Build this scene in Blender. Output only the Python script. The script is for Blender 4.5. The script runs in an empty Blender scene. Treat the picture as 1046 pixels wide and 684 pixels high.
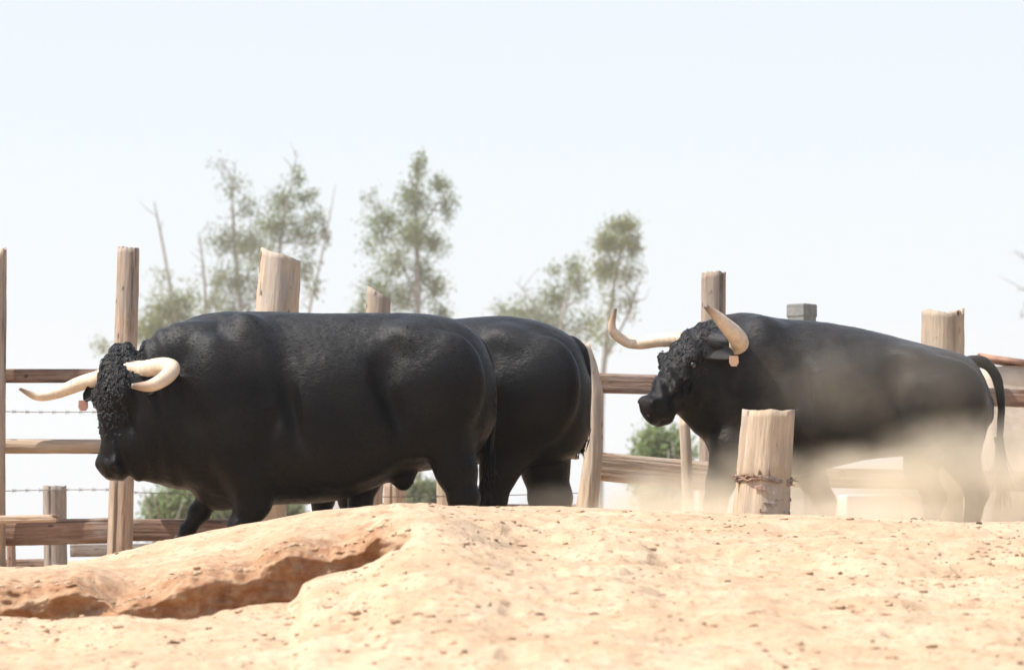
import bpy, math, random
import numpy as np
from mathutils import Vector, Matrix, Quaternion

# ------------------------------------------------------------------ camera, world, sun
scn = bpy.context.scene
FP = 3600.0            # focal length in photo pixels
HY = 572.0             # photo row of the horizon
CXP = 523.0
GZ = -0.06             # level of the yard the bulls walk on (camera eye is z = 0)

cam_d = bpy.data.cameras.new("camera")
cam = bpy.data.objects.new("camera", cam_d)
scn.collection.objects.link(cam)
cam.location = (0, 0, 0)
cam.rotation_euler = (math.radians(90), 0, 0)
cam_d.sensor_width = 36.0
cam_d.lens = FP / 1046.0 * 36.0
cam_d.shift_y = (HY - 342.0) / 1046.0
cam_d.clip_start = 0.1
cam_d.clip_end = 5000.0
cam_d.dof.use_dof = True
cam_d.dof.focus_distance = 19.5
cam_d.dof.aperture_fstop = 5.0
scn.camera = cam

SUN_EL = math.radians(56)
SUN_AZ = math.radians(73)      # measured from the camera's back towards its left
sdir = Vector((-math.sin(SUN_AZ) * math.cos(SUN_EL), -math.cos(SUN_AZ) * math.cos(SUN_EL), math.sin(SUN_EL)))
world = bpy.data.worlds.new("World")
scn.world = world
world.use_nodes = True
wn = world.node_tree
wn.nodes.clear()
wo = wn.nodes.new("ShaderNodeOutputWorld")
wb = wn.nodes.new("ShaderNodeBackground")
sky = wn.nodes.new("ShaderNodeTexSky")
sky.sky_type = 'NISHITA'
sky.sun_disc = False
sky.sun_elevation = SUN_EL
sky.sun_rotation = math.atan2(sdir.x, sdir.y)
sky.air_density = 1.0
sky.dust_density = 1.6
sky.ozone_density = 1.0
wb.inputs["Strength"].default_value = 0.15
# thin milky veil over the whole sky, thickest towards the horizon
tcw = wn.nodes.new("ShaderNodeTexCoord"); sep = wn.nodes.new("ShaderNodeSeparateXYZ"); mrw = wn.nodes.new("ShaderNodeMapRange")
wn.links.new(tcw.outputs["Generated"], sep.inputs[0]); wn.links.new(sep.outputs["Z"], mrw.inputs[0])
mrw.inputs[1].default_value = 0.0; mrw.inputs[2].default_value = 0.7; mrw.inputs[3].default_value = 0.97; mrw.inputs[4].default_value = 0.2
mxw = wn.nodes.new("ShaderNodeMix"); mxw.data_type = 'RGBA'
wn.links.new(mrw.outputs[0], mxw.inputs[0]); wn.links.new(sky.outputs[0], mxw.inputs[6]); mxw.inputs[7].default_value = (3.36, 3.48, 3.58, 1)
wn.links.new(mxw.outputs[2], wb.inputs[0])
wn.links.new(wb.outputs[0], wo.inputs[0])

sun_d = bpy.data.lights.new("sun", 'SUN')
sun_d.energy = 3.9
sun_d.angle = math.radians(0.5)
sun_d.color = (1.0, 0.965, 0.9)
sun = bpy.data.objects.new("sun", sun_d)
scn.collection.objects.link(sun)
sun.rotation_euler = sdir.to_track_quat('Z', 'Y').to_euler()

scn.view_settings.view_transform = 'Standard'
scn.view_settings.look = 'None'
scn.view_settings.exposure = 0.80
scn.view_settings.gamma = 1.0
scn.cycles.use_denoising = True
scn.cycles.max_bounces = 8
scn.cycles.volume_bounces = 2
scn.cycles.transparent_max_bounces = 12
scn.cycles.volume_step_rate = 1.0
scn.cycles.volume_max_steps = 256

HAZE = 0.0003

# ------------------------------------------------------------------ helpers
R = random.Random(7)
COL = scn.collection

def P(px, py, d):
    """photo pixel + distance -> point in the place (camera eye is the origin)"""
    return Vector(((px - CXP) / FP * d, d, (HY - py) / FP * d))

def hsh(ix, iy, iz, seed):
    h = (ix * 374761393 + iy * 668265263 + iz * 2147483647 + seed * 974634777) & 0xFFFFFFFF
    h = ((h ^ (h >> 13)) * 1274126177) & 0xFFFFFFFF
    h = ((h ^ (h >> 16)) * 2246822519) & 0xFFFFFFFF
    return ((h ^ (h >> 15)) & 0xFFFFFF).astype(np.float32) / float(0xFFFFFF)

def vnoise(p, seed=0):
    p = np.asarray(p, dtype=np.float64)
    i = np.floor(p).astype(np.int64)
    f = (p - i).astype(np.float32)
    f = f * f * (3 - 2 * f)
    ix, iy, iz = i[..., 0], i[..., 1], i[..., 2]
    r = 0
    for dx in (0, 1):
        wx = f[..., 0] if dx else 1 - f[..., 0]
        for dy in (0, 1):
            wy = f[..., 1] if dy else 1 - f[..., 1]
            for dz in (0, 1):
                wz = f[..., 2] if dz else 1 - f[..., 2]
                r = r + wx * wy * wz * hsh(ix + dx, iy + dy, iz + dz, seed)
    return r * 2 - 1

def fbm(p, octv=3, seed=0):
    p = np.asarray(p, dtype=np.float64)
    a, r = 1.0, 0
    for o in range(octv):
        r = r + a * vnoise(p * (2.03 ** o), seed + o * 17)
        a *= 0.5
    return r

def mesh_np(name, verts, faces, mats=(), smooth=True):
    """faces: (n,3|4) int array or list of tuples"""
    me = bpy.data.meshes.new(name)
    verts = np.asarray(verts, dtype=np.float32)
    if isinstance(faces, np.ndarray):
        n, k = faces.shape
        me.vertices.add(len(verts)); me.vertices.foreach_set("co", verts.ravel())
        me.loops.add(n * k); me.loops.foreach_set("vertex_index", faces.astype(np.int32).ravel())
        me.polygons.add(n)
        me.polygons.foreach_set("loop_start", np.arange(0, n * k, k, dtype=np.int32))
        me.polygons.foreach_set("loop_total", np.full(n, k, dtype=np.int32))
    else:
        me.from_pydata([tuple(v) for v in verts], [], faces)
    me.update(calc_edges=True)
    me.validate()
    me.polygons.foreach_set("use_smooth", np.full(len(me.polygons), smooth))
    for m in mats:
        me.materials.append(m)
    return me

def link(name, me, parent=None, loc=(0, 0, 0)):
    """loc is a world location; parents are never rotated or scaled"""
    o = bpy.data.objects.new(name, me)
    COL.objects.link(o)
    if parent is not None:
        o.parent = parent
        q = parent
        base = Vector((0, 0, 0))
        while q is not None:
            base += q.location
            q = q.parent
        o.location = Vector(loc) - base
    else:
        o.location = loc
    return o

def tag(o, label=None, cat=None, group=None, kind=None):
    if label: o["label"] = label
    if cat: o["category"] = cat
    if group: o["group"] = group
    if kind: o["kind"] = kind
    return o

def empty(name, loc, label, cat, group=None):
    o = bpy.data.objects.new(name, None)
    o.empty_display_size = 0.1
    COL.objects.link(o)
    o.location = loc
    return tag(o, label, cat, group)

class MB:
    def __init__(self):
        self.v = []; self.f = []; self.n = 0
    def add(self, v, f):
        v = np.asarray(v, dtype=np.float32); f = np.asarray(f, dtype=np.int64)
        self.v.append(v); self.f.append(f + self.n); self.n += len(v)
    def build(self, name, mats, parent=None, loc=(0, 0, 0), smooth=True):
        V = np.concatenate(self.v) if self.v else np.zeros((0, 3))
        if len({a.shape[1] for a in self.f}) == 1:
            F = np.concatenate(self.f)
        else:
            F = [tuple(r) for a in self.f for r in a.tolist()]
        V = V - np.asarray(loc, dtype=np.float32)
        return link(name, mesh_np(name, V, F, mats, smooth), parent, loc)

def catmull(pts, n):
    """resample a polyline (rows of any width) as a smooth curve"""
    pts = np.asarray(pts, dtype=np.float64)
    if len(pts) == 2:
        t = np.linspace(0, 1, n)[:, None]
        return pts[0] * (1 - t) + pts[1] * t
    Q = np.vstack([2 * pts[0] - pts[1], pts, 2 * pts[-1] - pts[-2]])
    m = len(pts) - 1
    out = []
    for u in np.linspace(0, m, n):
        i = min(int(u), m - 1); t = u - i
        a, b, c, d = Q[i], Q[i + 1], Q[i + 2], Q[i + 3]
        out.append(0.5 * ((2 * b) + (-a + c) * t + (2 * a - 5 * b + 4 * c - d) * t * t + (-a + 3 * b - 3 * c + d) * t ** 3))
    return np.array(out)

def tube(mb, pts, rad, sides=8, n=None, flat=1.0, rough=0.0, seed=0):
    pts = np.asarray(pts, dtype=np.float64); rad = np.asarray(rad, dtype=np.float64)
    n = n or (len(pts) * 4)
    A = catmull(np.hstack([pts, rad[:, None]]), n)
    C = A[:, :3]; r = np.maximum(A[:, 3], 1e-4)
    T = np.gradient(C, axis=0); T /= np.linalg.norm(T, axis=1)[:, None] + 1e-12
    up = np.array([0.13, 0.9, 0.31]);
    if abs(np.dot(up / np.linalg.norm(up), T[0])) > 0.9: up = np.array([1.0, 0.1, 0.1])
    rings = []
    u = np.cross(T[0], up); u /= np.linalg.norm(u)
    th = np.linspace(0, 2 * np.pi, sides, endpoint=False)
    for k in range(n):
        u = u - np.dot(u, T[k]) * T[k]; u /= np.linalg.norm(u)
        w = np.cross(T[k], u)
        rr = r[k] * np.ones(sides)
        ring = C[k] + rr[:, None] * (np.cos(th)[:, None] * u + flat * np.sin(th)[:, None] * w)
        rings.append(ring)
    V = np.concatenate(rings)
    if rough:
        V = V + rough * r.repeat(sides)[:, None] * np.stack([fbm(V * (0.5 / r.mean()), 2, seed + q) for q in range(3)], 1)
    F = []
    idx = np.arange(n * sides).reshape(n, sides)
    a = idx[:-1]; b = np.roll(idx, -1, 1)[:-1]; c = np.roll(idx, -1, 1)[1:]; d = idx[1:]
    F = np.stack([a, b, c, d], -1).reshape(-1, 4)
    caps = []
    base = len(V)
    V = np.vstack([V, C[0], C[-1]])
    for s in range(sides):
        s2 = (s + 1) % sides
        caps.append((base, idx[0, s2], idx[0, s], base)); caps.append((base + 1, idx[-1, s], idx[-1, s2], base + 1))
    tri = np.array([(q[0], q[1], q[2]) for q in caps])
    # keep quads everywhere: caps as degenerate-free quads by pairing
    q4 = []
    for s in range(0, sides, 2):
        s1 = (s + 1) % sides; s2 = (s + 2) % sides
        q4.append((base, idx[0, s2], idx[0, s1], idx[0, s])); q4.append((base + 1, idx[-1, s], idx[-1, s1], idx[-1, s2]))
    mb.add(V, np.vstack([F, np.array(q4)]))

# ------------------------------------------------------------------ materials
def mat(name):
    m = bpy.data.materials.new(name); m.use_nodes = True
    nt = m.node_tree; nt.nodes.clear()
    out = nt.nodes.new("ShaderNodeOutputMaterial")
    bs = nt.nodes.new("ShaderNodeBsdfPrincipled")
    nt.links.new(bs.outputs[0], out.inputs["Surface"])
    return m, nt, bs, out

def N(nt, t, **kw):
    n = nt.nodes.new(t)
    for k, v in kw.items():
        if k in n.inputs.keys(): n.inputs[k].default_value = v
        else: setattr(n, k, v)
    return n

def noise_n(nt, vec, scale, detail=4, rough=0.6):
    n = N(nt, "ShaderNodeTexNoise", Scale=scale, Detail=detail, Roughness=rough)
    if vec is not None: nt.links.new(vec, n.inputs["Vector"])
    return n.outputs["Fac"]

def ramp(nt, fac, stops):
    r = nt.nodes.new("ShaderNodeValToRGB")
    while len(r.color_ramp.elements) < len(stops): r.color_ramp.elements.new(0.5)
    for e, (p, c) in zip(r.color_ramp.elements, stops):
        e.position = p; e.color = (*c, 1) if len(c) == 3 else c
    nt.links.new(fac, r.inputs[0])
    return r.outputs[0]

def mixc(nt, fac, a, b, mode='MIX'):
    m = nt.nodes.new("ShaderNodeMix"); m.data_type = 'RGBA'; m.blend_type = mode
    for sock, v in ((m.inputs[0], fac), (m.inputs[6], a), (m.inputs[7], b)):
        if hasattr(v, "links") or hasattr(v, "is_linked"): nt.links.new(v, sock)
        else: sock.default_value = v if not isinstance(v, tuple) or len(v) == 4 else (*v, 1)
    return m.outputs[2]

def bump(nt, bs, h, strength, dist):
    b = N(nt, "ShaderNodeBump", Strength=strength, Distance=dist)
    nt.links.new(h, b.inputs["Height"])
    nt.links.new(b.outputs[0], bs.inputs["Normal"])
    return b

def mapping(nt, coord, scale):
    tc = nt.nodes.new("ShaderNodeTexCoord"); mp = N(nt, "ShaderNodeMapping")
    mp.inputs["Scale"].default_value = scale
    nt.links.new(tc.outputs[coord], mp.inputs[0])
    return mp.outputs[0]

def sand_material():
    m, nt, bs, out = mat("sandy_soil")
    geo = nt.nodes.new("ShaderNodeNewGeometry")
    pos = geo.outputs["Position"]
    a = noise_n(nt, pos, 1.6, 6, 0.62)
    c = ramp(nt, a, [(0.28, (0.44, 0.295, 0.185)), (0.46, (0.50, 0.36, 0.235)), (0.70, (0.54, 0.41, 0.28))])
    b = noise_n(nt, pos, 38, 5, 0.7)
    c = mixc(nt, ramp(nt, b, [(0.30, (0.45, 0.45, 0.45)), (0.46, (0, 0, 0))]), c, (0.33, 0.19, 0.11))
    st = nt.nodes.new('ShaderNodeMapping'); st.inputs['Scale'].default_value = (1, .55, 1); nt.links.new(pos, st.inputs[0])
    sn = noise_n(nt, st.outputs[0], 7.5, 5, 0.65)
    c = mixc(nt, ramp(nt, sn, [(0.40, (0.5, 0.5, 0.5)), (0.52, (0, 0, 0))]), c, (0.40, 0.255, 0.155))  # brownish streaks of shade painted into the sand colour
    sp = noise_n(nt, pos, 27, 2, 0.5)
    c = mixc(nt, ramp(nt, sp, [(0.33, (0.75, 0.75, 0.75)), (0.385, (0, 0, 0))]), c, (0.27, 0.165, 0.10))
    # reddish bare soil of the cut bank, its shade painted into the colour
    at = N(nt, "ShaderNodeAttribute", attribute_name="subsoil_shade")
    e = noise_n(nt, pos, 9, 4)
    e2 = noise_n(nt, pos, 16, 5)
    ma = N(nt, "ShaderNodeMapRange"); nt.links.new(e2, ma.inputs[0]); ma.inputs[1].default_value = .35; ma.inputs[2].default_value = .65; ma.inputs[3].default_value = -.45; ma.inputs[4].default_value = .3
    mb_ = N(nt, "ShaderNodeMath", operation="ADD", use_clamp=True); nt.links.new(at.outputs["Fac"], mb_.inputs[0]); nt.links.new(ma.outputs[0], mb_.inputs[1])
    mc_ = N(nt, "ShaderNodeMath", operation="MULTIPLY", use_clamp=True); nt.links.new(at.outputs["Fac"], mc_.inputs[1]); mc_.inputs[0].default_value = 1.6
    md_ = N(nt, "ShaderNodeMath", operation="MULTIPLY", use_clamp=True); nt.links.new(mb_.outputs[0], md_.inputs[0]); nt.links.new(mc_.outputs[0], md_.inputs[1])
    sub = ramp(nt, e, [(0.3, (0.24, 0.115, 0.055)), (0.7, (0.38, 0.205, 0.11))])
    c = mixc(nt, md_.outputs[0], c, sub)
    nt.links.new(c, bs.inputs["Base Color"])
    bs.inputs["Roughness"].default_value = 0.95
    bs.inputs["Specular IOR Level"].default_value = 0.15
    h = nt.nodes.new("ShaderNodeMath"); h.operation = 'ADD'
    nt.links.new(b, h.inputs[0]); nt.links.new(noise_n(nt, pos, 140, 3), h.inputs[1])
    bump(nt, bs, h.outputs[0], 0.55, 0.012)
    return m

def wood_material(name, pale, mid, dark, bumpy=1.0, crk=.85):
    m, nt, bs, out = mat(name)
    v = mapping(nt, "Object", (1, 1, 0.07)); v3 = mapping(nt, "Object", (1, 1, 0.035))
    v2 = mapping(nt, "Object", (1, 1, 0.22))
    oi = nt.nodes.new("ShaderNodeObjectInfo")
    s = noise_n(nt, v, 46, 6, 0.7)
    g = noise_n(nt, v2, 13, 4, 0.6)
    c = ramp(nt, s, [(0.28, dark), (0.45, mid), (0.66, pale)])
    c = mixc(nt, ramp(nt, g, [(0.42, (0, 0, 0)), (0.7, (0.6, 0.6, 0.6))]), c, tuple(x * 0.62 for x in mid))
    cr = noise_n(nt, v3, 24, 3, 0.5)
    c = mixc(nt, ramp(nt, cr, [(0.36, (crk, crk, crk)), (0.42, (0, 0, 0))]), c, tuple(x * .5 for x in dark))
    gw = noise_n(nt, mapping(nt, "Object", (1, 1, .5)), 5, 4, .6)
    c = mixc(nt, ramp(nt, gw, [(0.44, (0, 0, 0)), (0.66, (.7, .7, .7))]), c, (0.34, 0.31, 0.28))
    kn = noise_n(nt, mapping(nt, "Object", (1, 1, .45)), 17, 1, .4)
    c = mixc(nt, ramp(nt, kn, [(0.24, (.9, .9, .9)), (0.30, (0, 0, 0))]), c, (0.08, 0.05, 0.035))
    hv = N(nt, "ShaderNodeHueSaturation")
    mr = N(nt, "ShaderNodeMapRange"); nt.links.new(oi.outputs["Random"], mr.inputs[0])
    mr.inputs[3].default_value = 0.82; mr.inputs[4].default_value = 1.12
    nt.links.new(mr.outputs[0], hv.inputs["Value"]); nt.links.new(c, hv.inputs["Color"])
    nt.links.new(hv.outputs[0], bs.inputs["Base Color"])
    bs.inputs["Roughness"].default_value = 0.85
    bs.inputs["Specular IOR Level"].default_value = 0.2
    hs_ = N(nt, "ShaderNodeMath", operation="ADD"); nt.links.new(s, hs_.inputs[0]); nt.links.new(cr, hs_.inputs[1])
    bump(nt, bs, hs_.outputs[0], 0.9 * bumpy, 0.02)
    return m

def fur_material(name, dust, sheen, spec=0.15):
    m, nt, bs, out = mat(name)
    tc = nt.nodes.new("ShaderNodeTexCoord")
    big = noise_n(nt, tc.outputs["Object"], 3.2, 4, 0.6)
    v = mapping(nt, "Object", (0.22, 1, 0.6))
    fine = noise_n(nt, v, 150, 4, 0.7)
    c = ramp(nt, fine, [(0.3, (0.0010, 0.0010, 0.0011)), (0.7, (0.0028, 0.0026, 0.0026))])
    d = ramp(nt, big, [(0.45, (0, 0, 0)), (0.75, (dust, dust, dust))])
    c = mixc(nt, d, c, (0.16, 0.115, 0.08))
    # grey sunlit sheen along the back, painted into the coat colour by height
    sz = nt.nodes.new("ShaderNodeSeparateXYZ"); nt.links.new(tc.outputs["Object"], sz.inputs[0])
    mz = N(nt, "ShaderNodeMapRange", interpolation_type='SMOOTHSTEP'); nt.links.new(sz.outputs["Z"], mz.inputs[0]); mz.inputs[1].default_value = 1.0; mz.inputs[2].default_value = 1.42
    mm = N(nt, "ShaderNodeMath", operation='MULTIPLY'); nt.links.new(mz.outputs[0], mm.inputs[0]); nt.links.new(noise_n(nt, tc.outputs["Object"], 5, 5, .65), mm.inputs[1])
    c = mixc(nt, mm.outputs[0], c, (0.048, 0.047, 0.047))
    nt.links.new(c, bs.inputs["Base Color"])
    rr = ramp(nt, big, [(0.3, (0.31, 0.31, 0.31)), (0.7, (0.43, 0.43, 0.43))])
    nt.links.new(rr, bs.inputs["Roughness"])
    bs.inputs["Specular IOR Level"].default_value = spec
    bs.inputs["Sheen Weight"].default_value = sheen
    bs.inputs["Sheen Roughness"].default_value = 0.4
    bs.inputs["Sheen Tint"].default_value = (0.75, 0.8, 0.9, 1)
    h = nt.nodes.new("ShaderNodeMath"); h.operation = 'MULTIPLY_ADD'
    nt.links.new(noise_n(nt, mapping(nt, "Object", (0.5, 1, 1)), 22, 3), h.inputs[0]); h.inputs[1].default_value = 0.5
    nt.links.new(fine, h.inputs[2])
    bump(nt, bs, h.outputs[0], 0.6, 0.007)
    return m

def plain(name, col, rough=0.6, spec=0.5, var=0.0, scale=20, bmp=0.0):
    m, nt, bs, out = mat(name)
    if var:
        tc = nt.nodes.new("ShaderNodeTexCoord")
        f = noise_n(nt, tc.outputs["Object"], scale, 5, 0.65)
        c = ramp(nt, f, [(0.3, tuple(x * (1 - var) for x in col)), (0.7, tuple(min(1, x * (1 + var)) for x in col))])
        nt.links.new(c, bs.inputs["Base Color"])
        if bmp: bump(nt, bs, f, 0.6, bmp)
    else:
        bs.inputs["Base Color"].default_value = (*col, 1)
    bs.inputs["Roughness"].default_value = rough
    bs.inputs["Specular IOR Level"].default_value = spec
    return m

def leaf_material(name, a, b):
    m = bpy.data.materials.new(name); m.use_nodes = True
    nt = m.node_tree; nt.nodes.clear()
    out = nt.nodes.new("ShaderNodeOutputMaterial")
    geo = nt.nodes.new("ShaderNodeNewGeometry")
    c = ramp(nt, geo.outputs["Random Per Island"], [(0.0, a), (1.0, b)])
    d = nt.nodes.new("ShaderNodeBsdfDiffuse"); t = nt.nodes.new("ShaderNodeBsdfTranslucent")
    mx = N(nt, "ShaderNodeMixShader"); mx.inputs[0].default_value = 0.5
    nt.links.new(c, d.inputs[0]); nt.links.new(c, t.inputs[0])
    nt.links.new(d.outputs[0], mx.inputs[1]); nt.links.new(t.outputs[0], mx.inputs[2])
    nt.links.new(mx.outputs[0], out.inputs[0])
    return m

def horn_material():
    m, nt, bs, out = mat("horn_keratin")
    at = N(nt, "ShaderNodeAttribute", attribute_name="along")
    c = ramp(nt, at.outputs["Fac"], [(0.0, (0.50, 0.36, 0.24)), (0.15, (0.66, 0.54, 0.40)), (0.8, (0.66, 0.52, 0.38)), (0.9, (0.40, 0.27, 0.18)), (1.0, (0.10, 0.07, 0.055))])
    tc = nt.nodes.new("ShaderNodeTexCoord")
    f = noise_n(nt, tc.outputs["Object"], 26, 5, 0.7)
    c = mixc(nt, ramp(nt, f, [(0.35, (0.45, 0.45, 0.45)), (0.6, (0, 0, 0))]), c, (0.36, 0.25, 0.17))
    nt.links.new(c, bs.inputs["Base Color"])
    bs.inputs["Roughness"].default_value = 0.42
    bump(nt, bs, f, 0.3, 0.006)
    return m

M = {}
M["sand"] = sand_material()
M["wood"] = wood_material("weathered_wood", (0.60, 0.46, 0.34), (0.46, 0.335, 0.24), (0.19, 0.125, 0.09))
M["wood_pale"] = wood_material("bleached_cut_wood", (0.58, 0.46, 0.34), (0.51, 0.385, 0.27), (0.36, 0.25, 0.17), .6, .35)
M["wood_smooth"] = M["wood_pale"]
M["wood_brown"] = wood_material("brown_rail_wood", (0.36, 0.24, 0.17), (0.25, 0.155, 0.11), (0.11, 0.07, 0.05))
M["wood_grey"] = wood_material("grey_rail_wood", (0.40, 0.34, 0.29), (0.30, 0.25, 0.21), (0.14, 0.11, 0.09))
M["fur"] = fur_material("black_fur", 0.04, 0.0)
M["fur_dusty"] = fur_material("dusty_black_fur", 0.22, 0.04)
M["hair"] = plain("short_coat_hair", (0.003, 0.003, 0.0031), 0.8, 0.02)
M["hair_dusty"] = plain("short_dusty_hair", (0.022, 0.018, 0.015), 0.8, 0.02)
M["curl"] = plain("curly_hair", (0.016, 0.016, 0.018), 0.5, 0.35)
M["hoof"] = plain("hoof_horn", (0.03, 0.026, 0.024), 0.5)
M["eye"] = plain("dark_eye", (0.008, 0.006, 0.005), 0.08, 0.8)
M["nose"] = plain("muzzle_skin", (0.07, 0.045, 0.04), 0.4, 0.5, 0.6, 60, 0.002)
M["horn"] = horn_material()
M["tag"] = plain("ear_tag_plastic", (0.62, 0.33, 0.25), 0.5)
M["tag_tan"] = plain("tan_tag_plastic", (0.58, 0.36, 0.22), 0.5)
M["bark"] = plain("grey_bark", (0.27, 0.25, 0.225), 0.9, 0.2, 0.4, 6, 0.02)
M["leaf_olive"] = leaf_material("olive_leaves", (0.15, 0.19, 0.065), (0.24, 0.28, 0.11))
M["leaf_grey"] = leaf_material("grey_green_leaves", (0.17, 0.20, 0.11), (0.26, 0.29, 0.16))
M["leaf_yellow"] = leaf_material("yellow_green_leaves", (0.18, 0.20, 0.06), (0.28, 0.30, 0.10))
M["leaf_green"] = leaf_material("fresh_green_leaves", (0.19, 0.25, 0.10), (0.28, 0.34, 0.16))
M["concrete"] = plain("grey_concrete", (0.21, 0.215, 0.20), 0.9, 0.2, 0.25, 14, 0.01)
M["white"] = plain("white_limewash", (0.78, 0.77, 0.75), 0.85, 0.2, 0.06, 9, 0.01)
M["adobe"] = plain("pale_render", (0.50, 0.43, 0.35), 0.9, 0.2, 0.18, 5, 0.02)
M["tile"] = plain("terracotta", (0.33, 0.18, 0.12), 0.8, 0.3, 0.3, 12, 0.01)
M["wire"] = plain("rusty_wire", (0.20, 0.17, 0.15), 0.6)
M["clod"] = plain("dark_soil_clod", (0.20, 0.115, 0.07), 0.95, 0.1)
_nt = M["clod"].node_tree; _g = _nt.nodes.new("ShaderNodeNewGeometry")
_nt.links.new(ramp(_nt, _g.outputs["Random Per Island"], [(0.0, (0.36, 0.24, 0.15)), (0.55, (0.30, 0.19, 0.12)), (0.8, (0.17, 0.10, 0.065)), (1.0, (0.09, 0.06, 0.045))]), _nt.nodes["Principled BSDF"].inputs["Base Color"])

# ------------------------------------------------------------------ ground
def lut(pairs):
    a = np.array(pairs, dtype=np.float64)
    return lambda c: np.interp(c, a[:, 0], a[:, 1])

def smooth1(y, k):
    ker = np.hanning(k + 2)[1:-1]; ker /= ker.sum()
    yp = np.pad(y, (k // 2, k - 1 - k // 2), mode='edge')
    return np.convolve(yp, ker, mode='valid')

F_ = lut([(-200, 640), (0, 635), (60, 635), (100, 629), (130, 624), (190, 627), (240, 621), (296, 618), (304, 612), (309, 600), (325, 593), (350, 588), (380, 576), (400, 563), (430, 556), (480, 560), (600, 580), (1046, 592), (1300, 596)])
U_ = lut([(-200, 612), (0, 609), (40, 607), (80, 604), (105, 610), (118, 619), (135, 619), (160, 612), (190, 600), (215, 593), (250, 597), (262, 590), (272, 575), (300, 569), (340, 568), (370, 561), (383, 547), (395, 546), (430, 545), (480, 551), (600, 572), (1046, 584), (1300, 588)])
G_ = lut([(-200, 1), (385, 1), (425, 0), (1300, 0)])
K_ = lut([(-400, 600), (-100, 592), (0, 585), (60, 577), (100, 569), (150, 556), (200, 545), (240, 537), (290, 528), (330, 519), (380, 516), (450, 517), (600, 518), (700, 521), (750, 524), (850, 527), (1046, 533), (1300, 540)])

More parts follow.
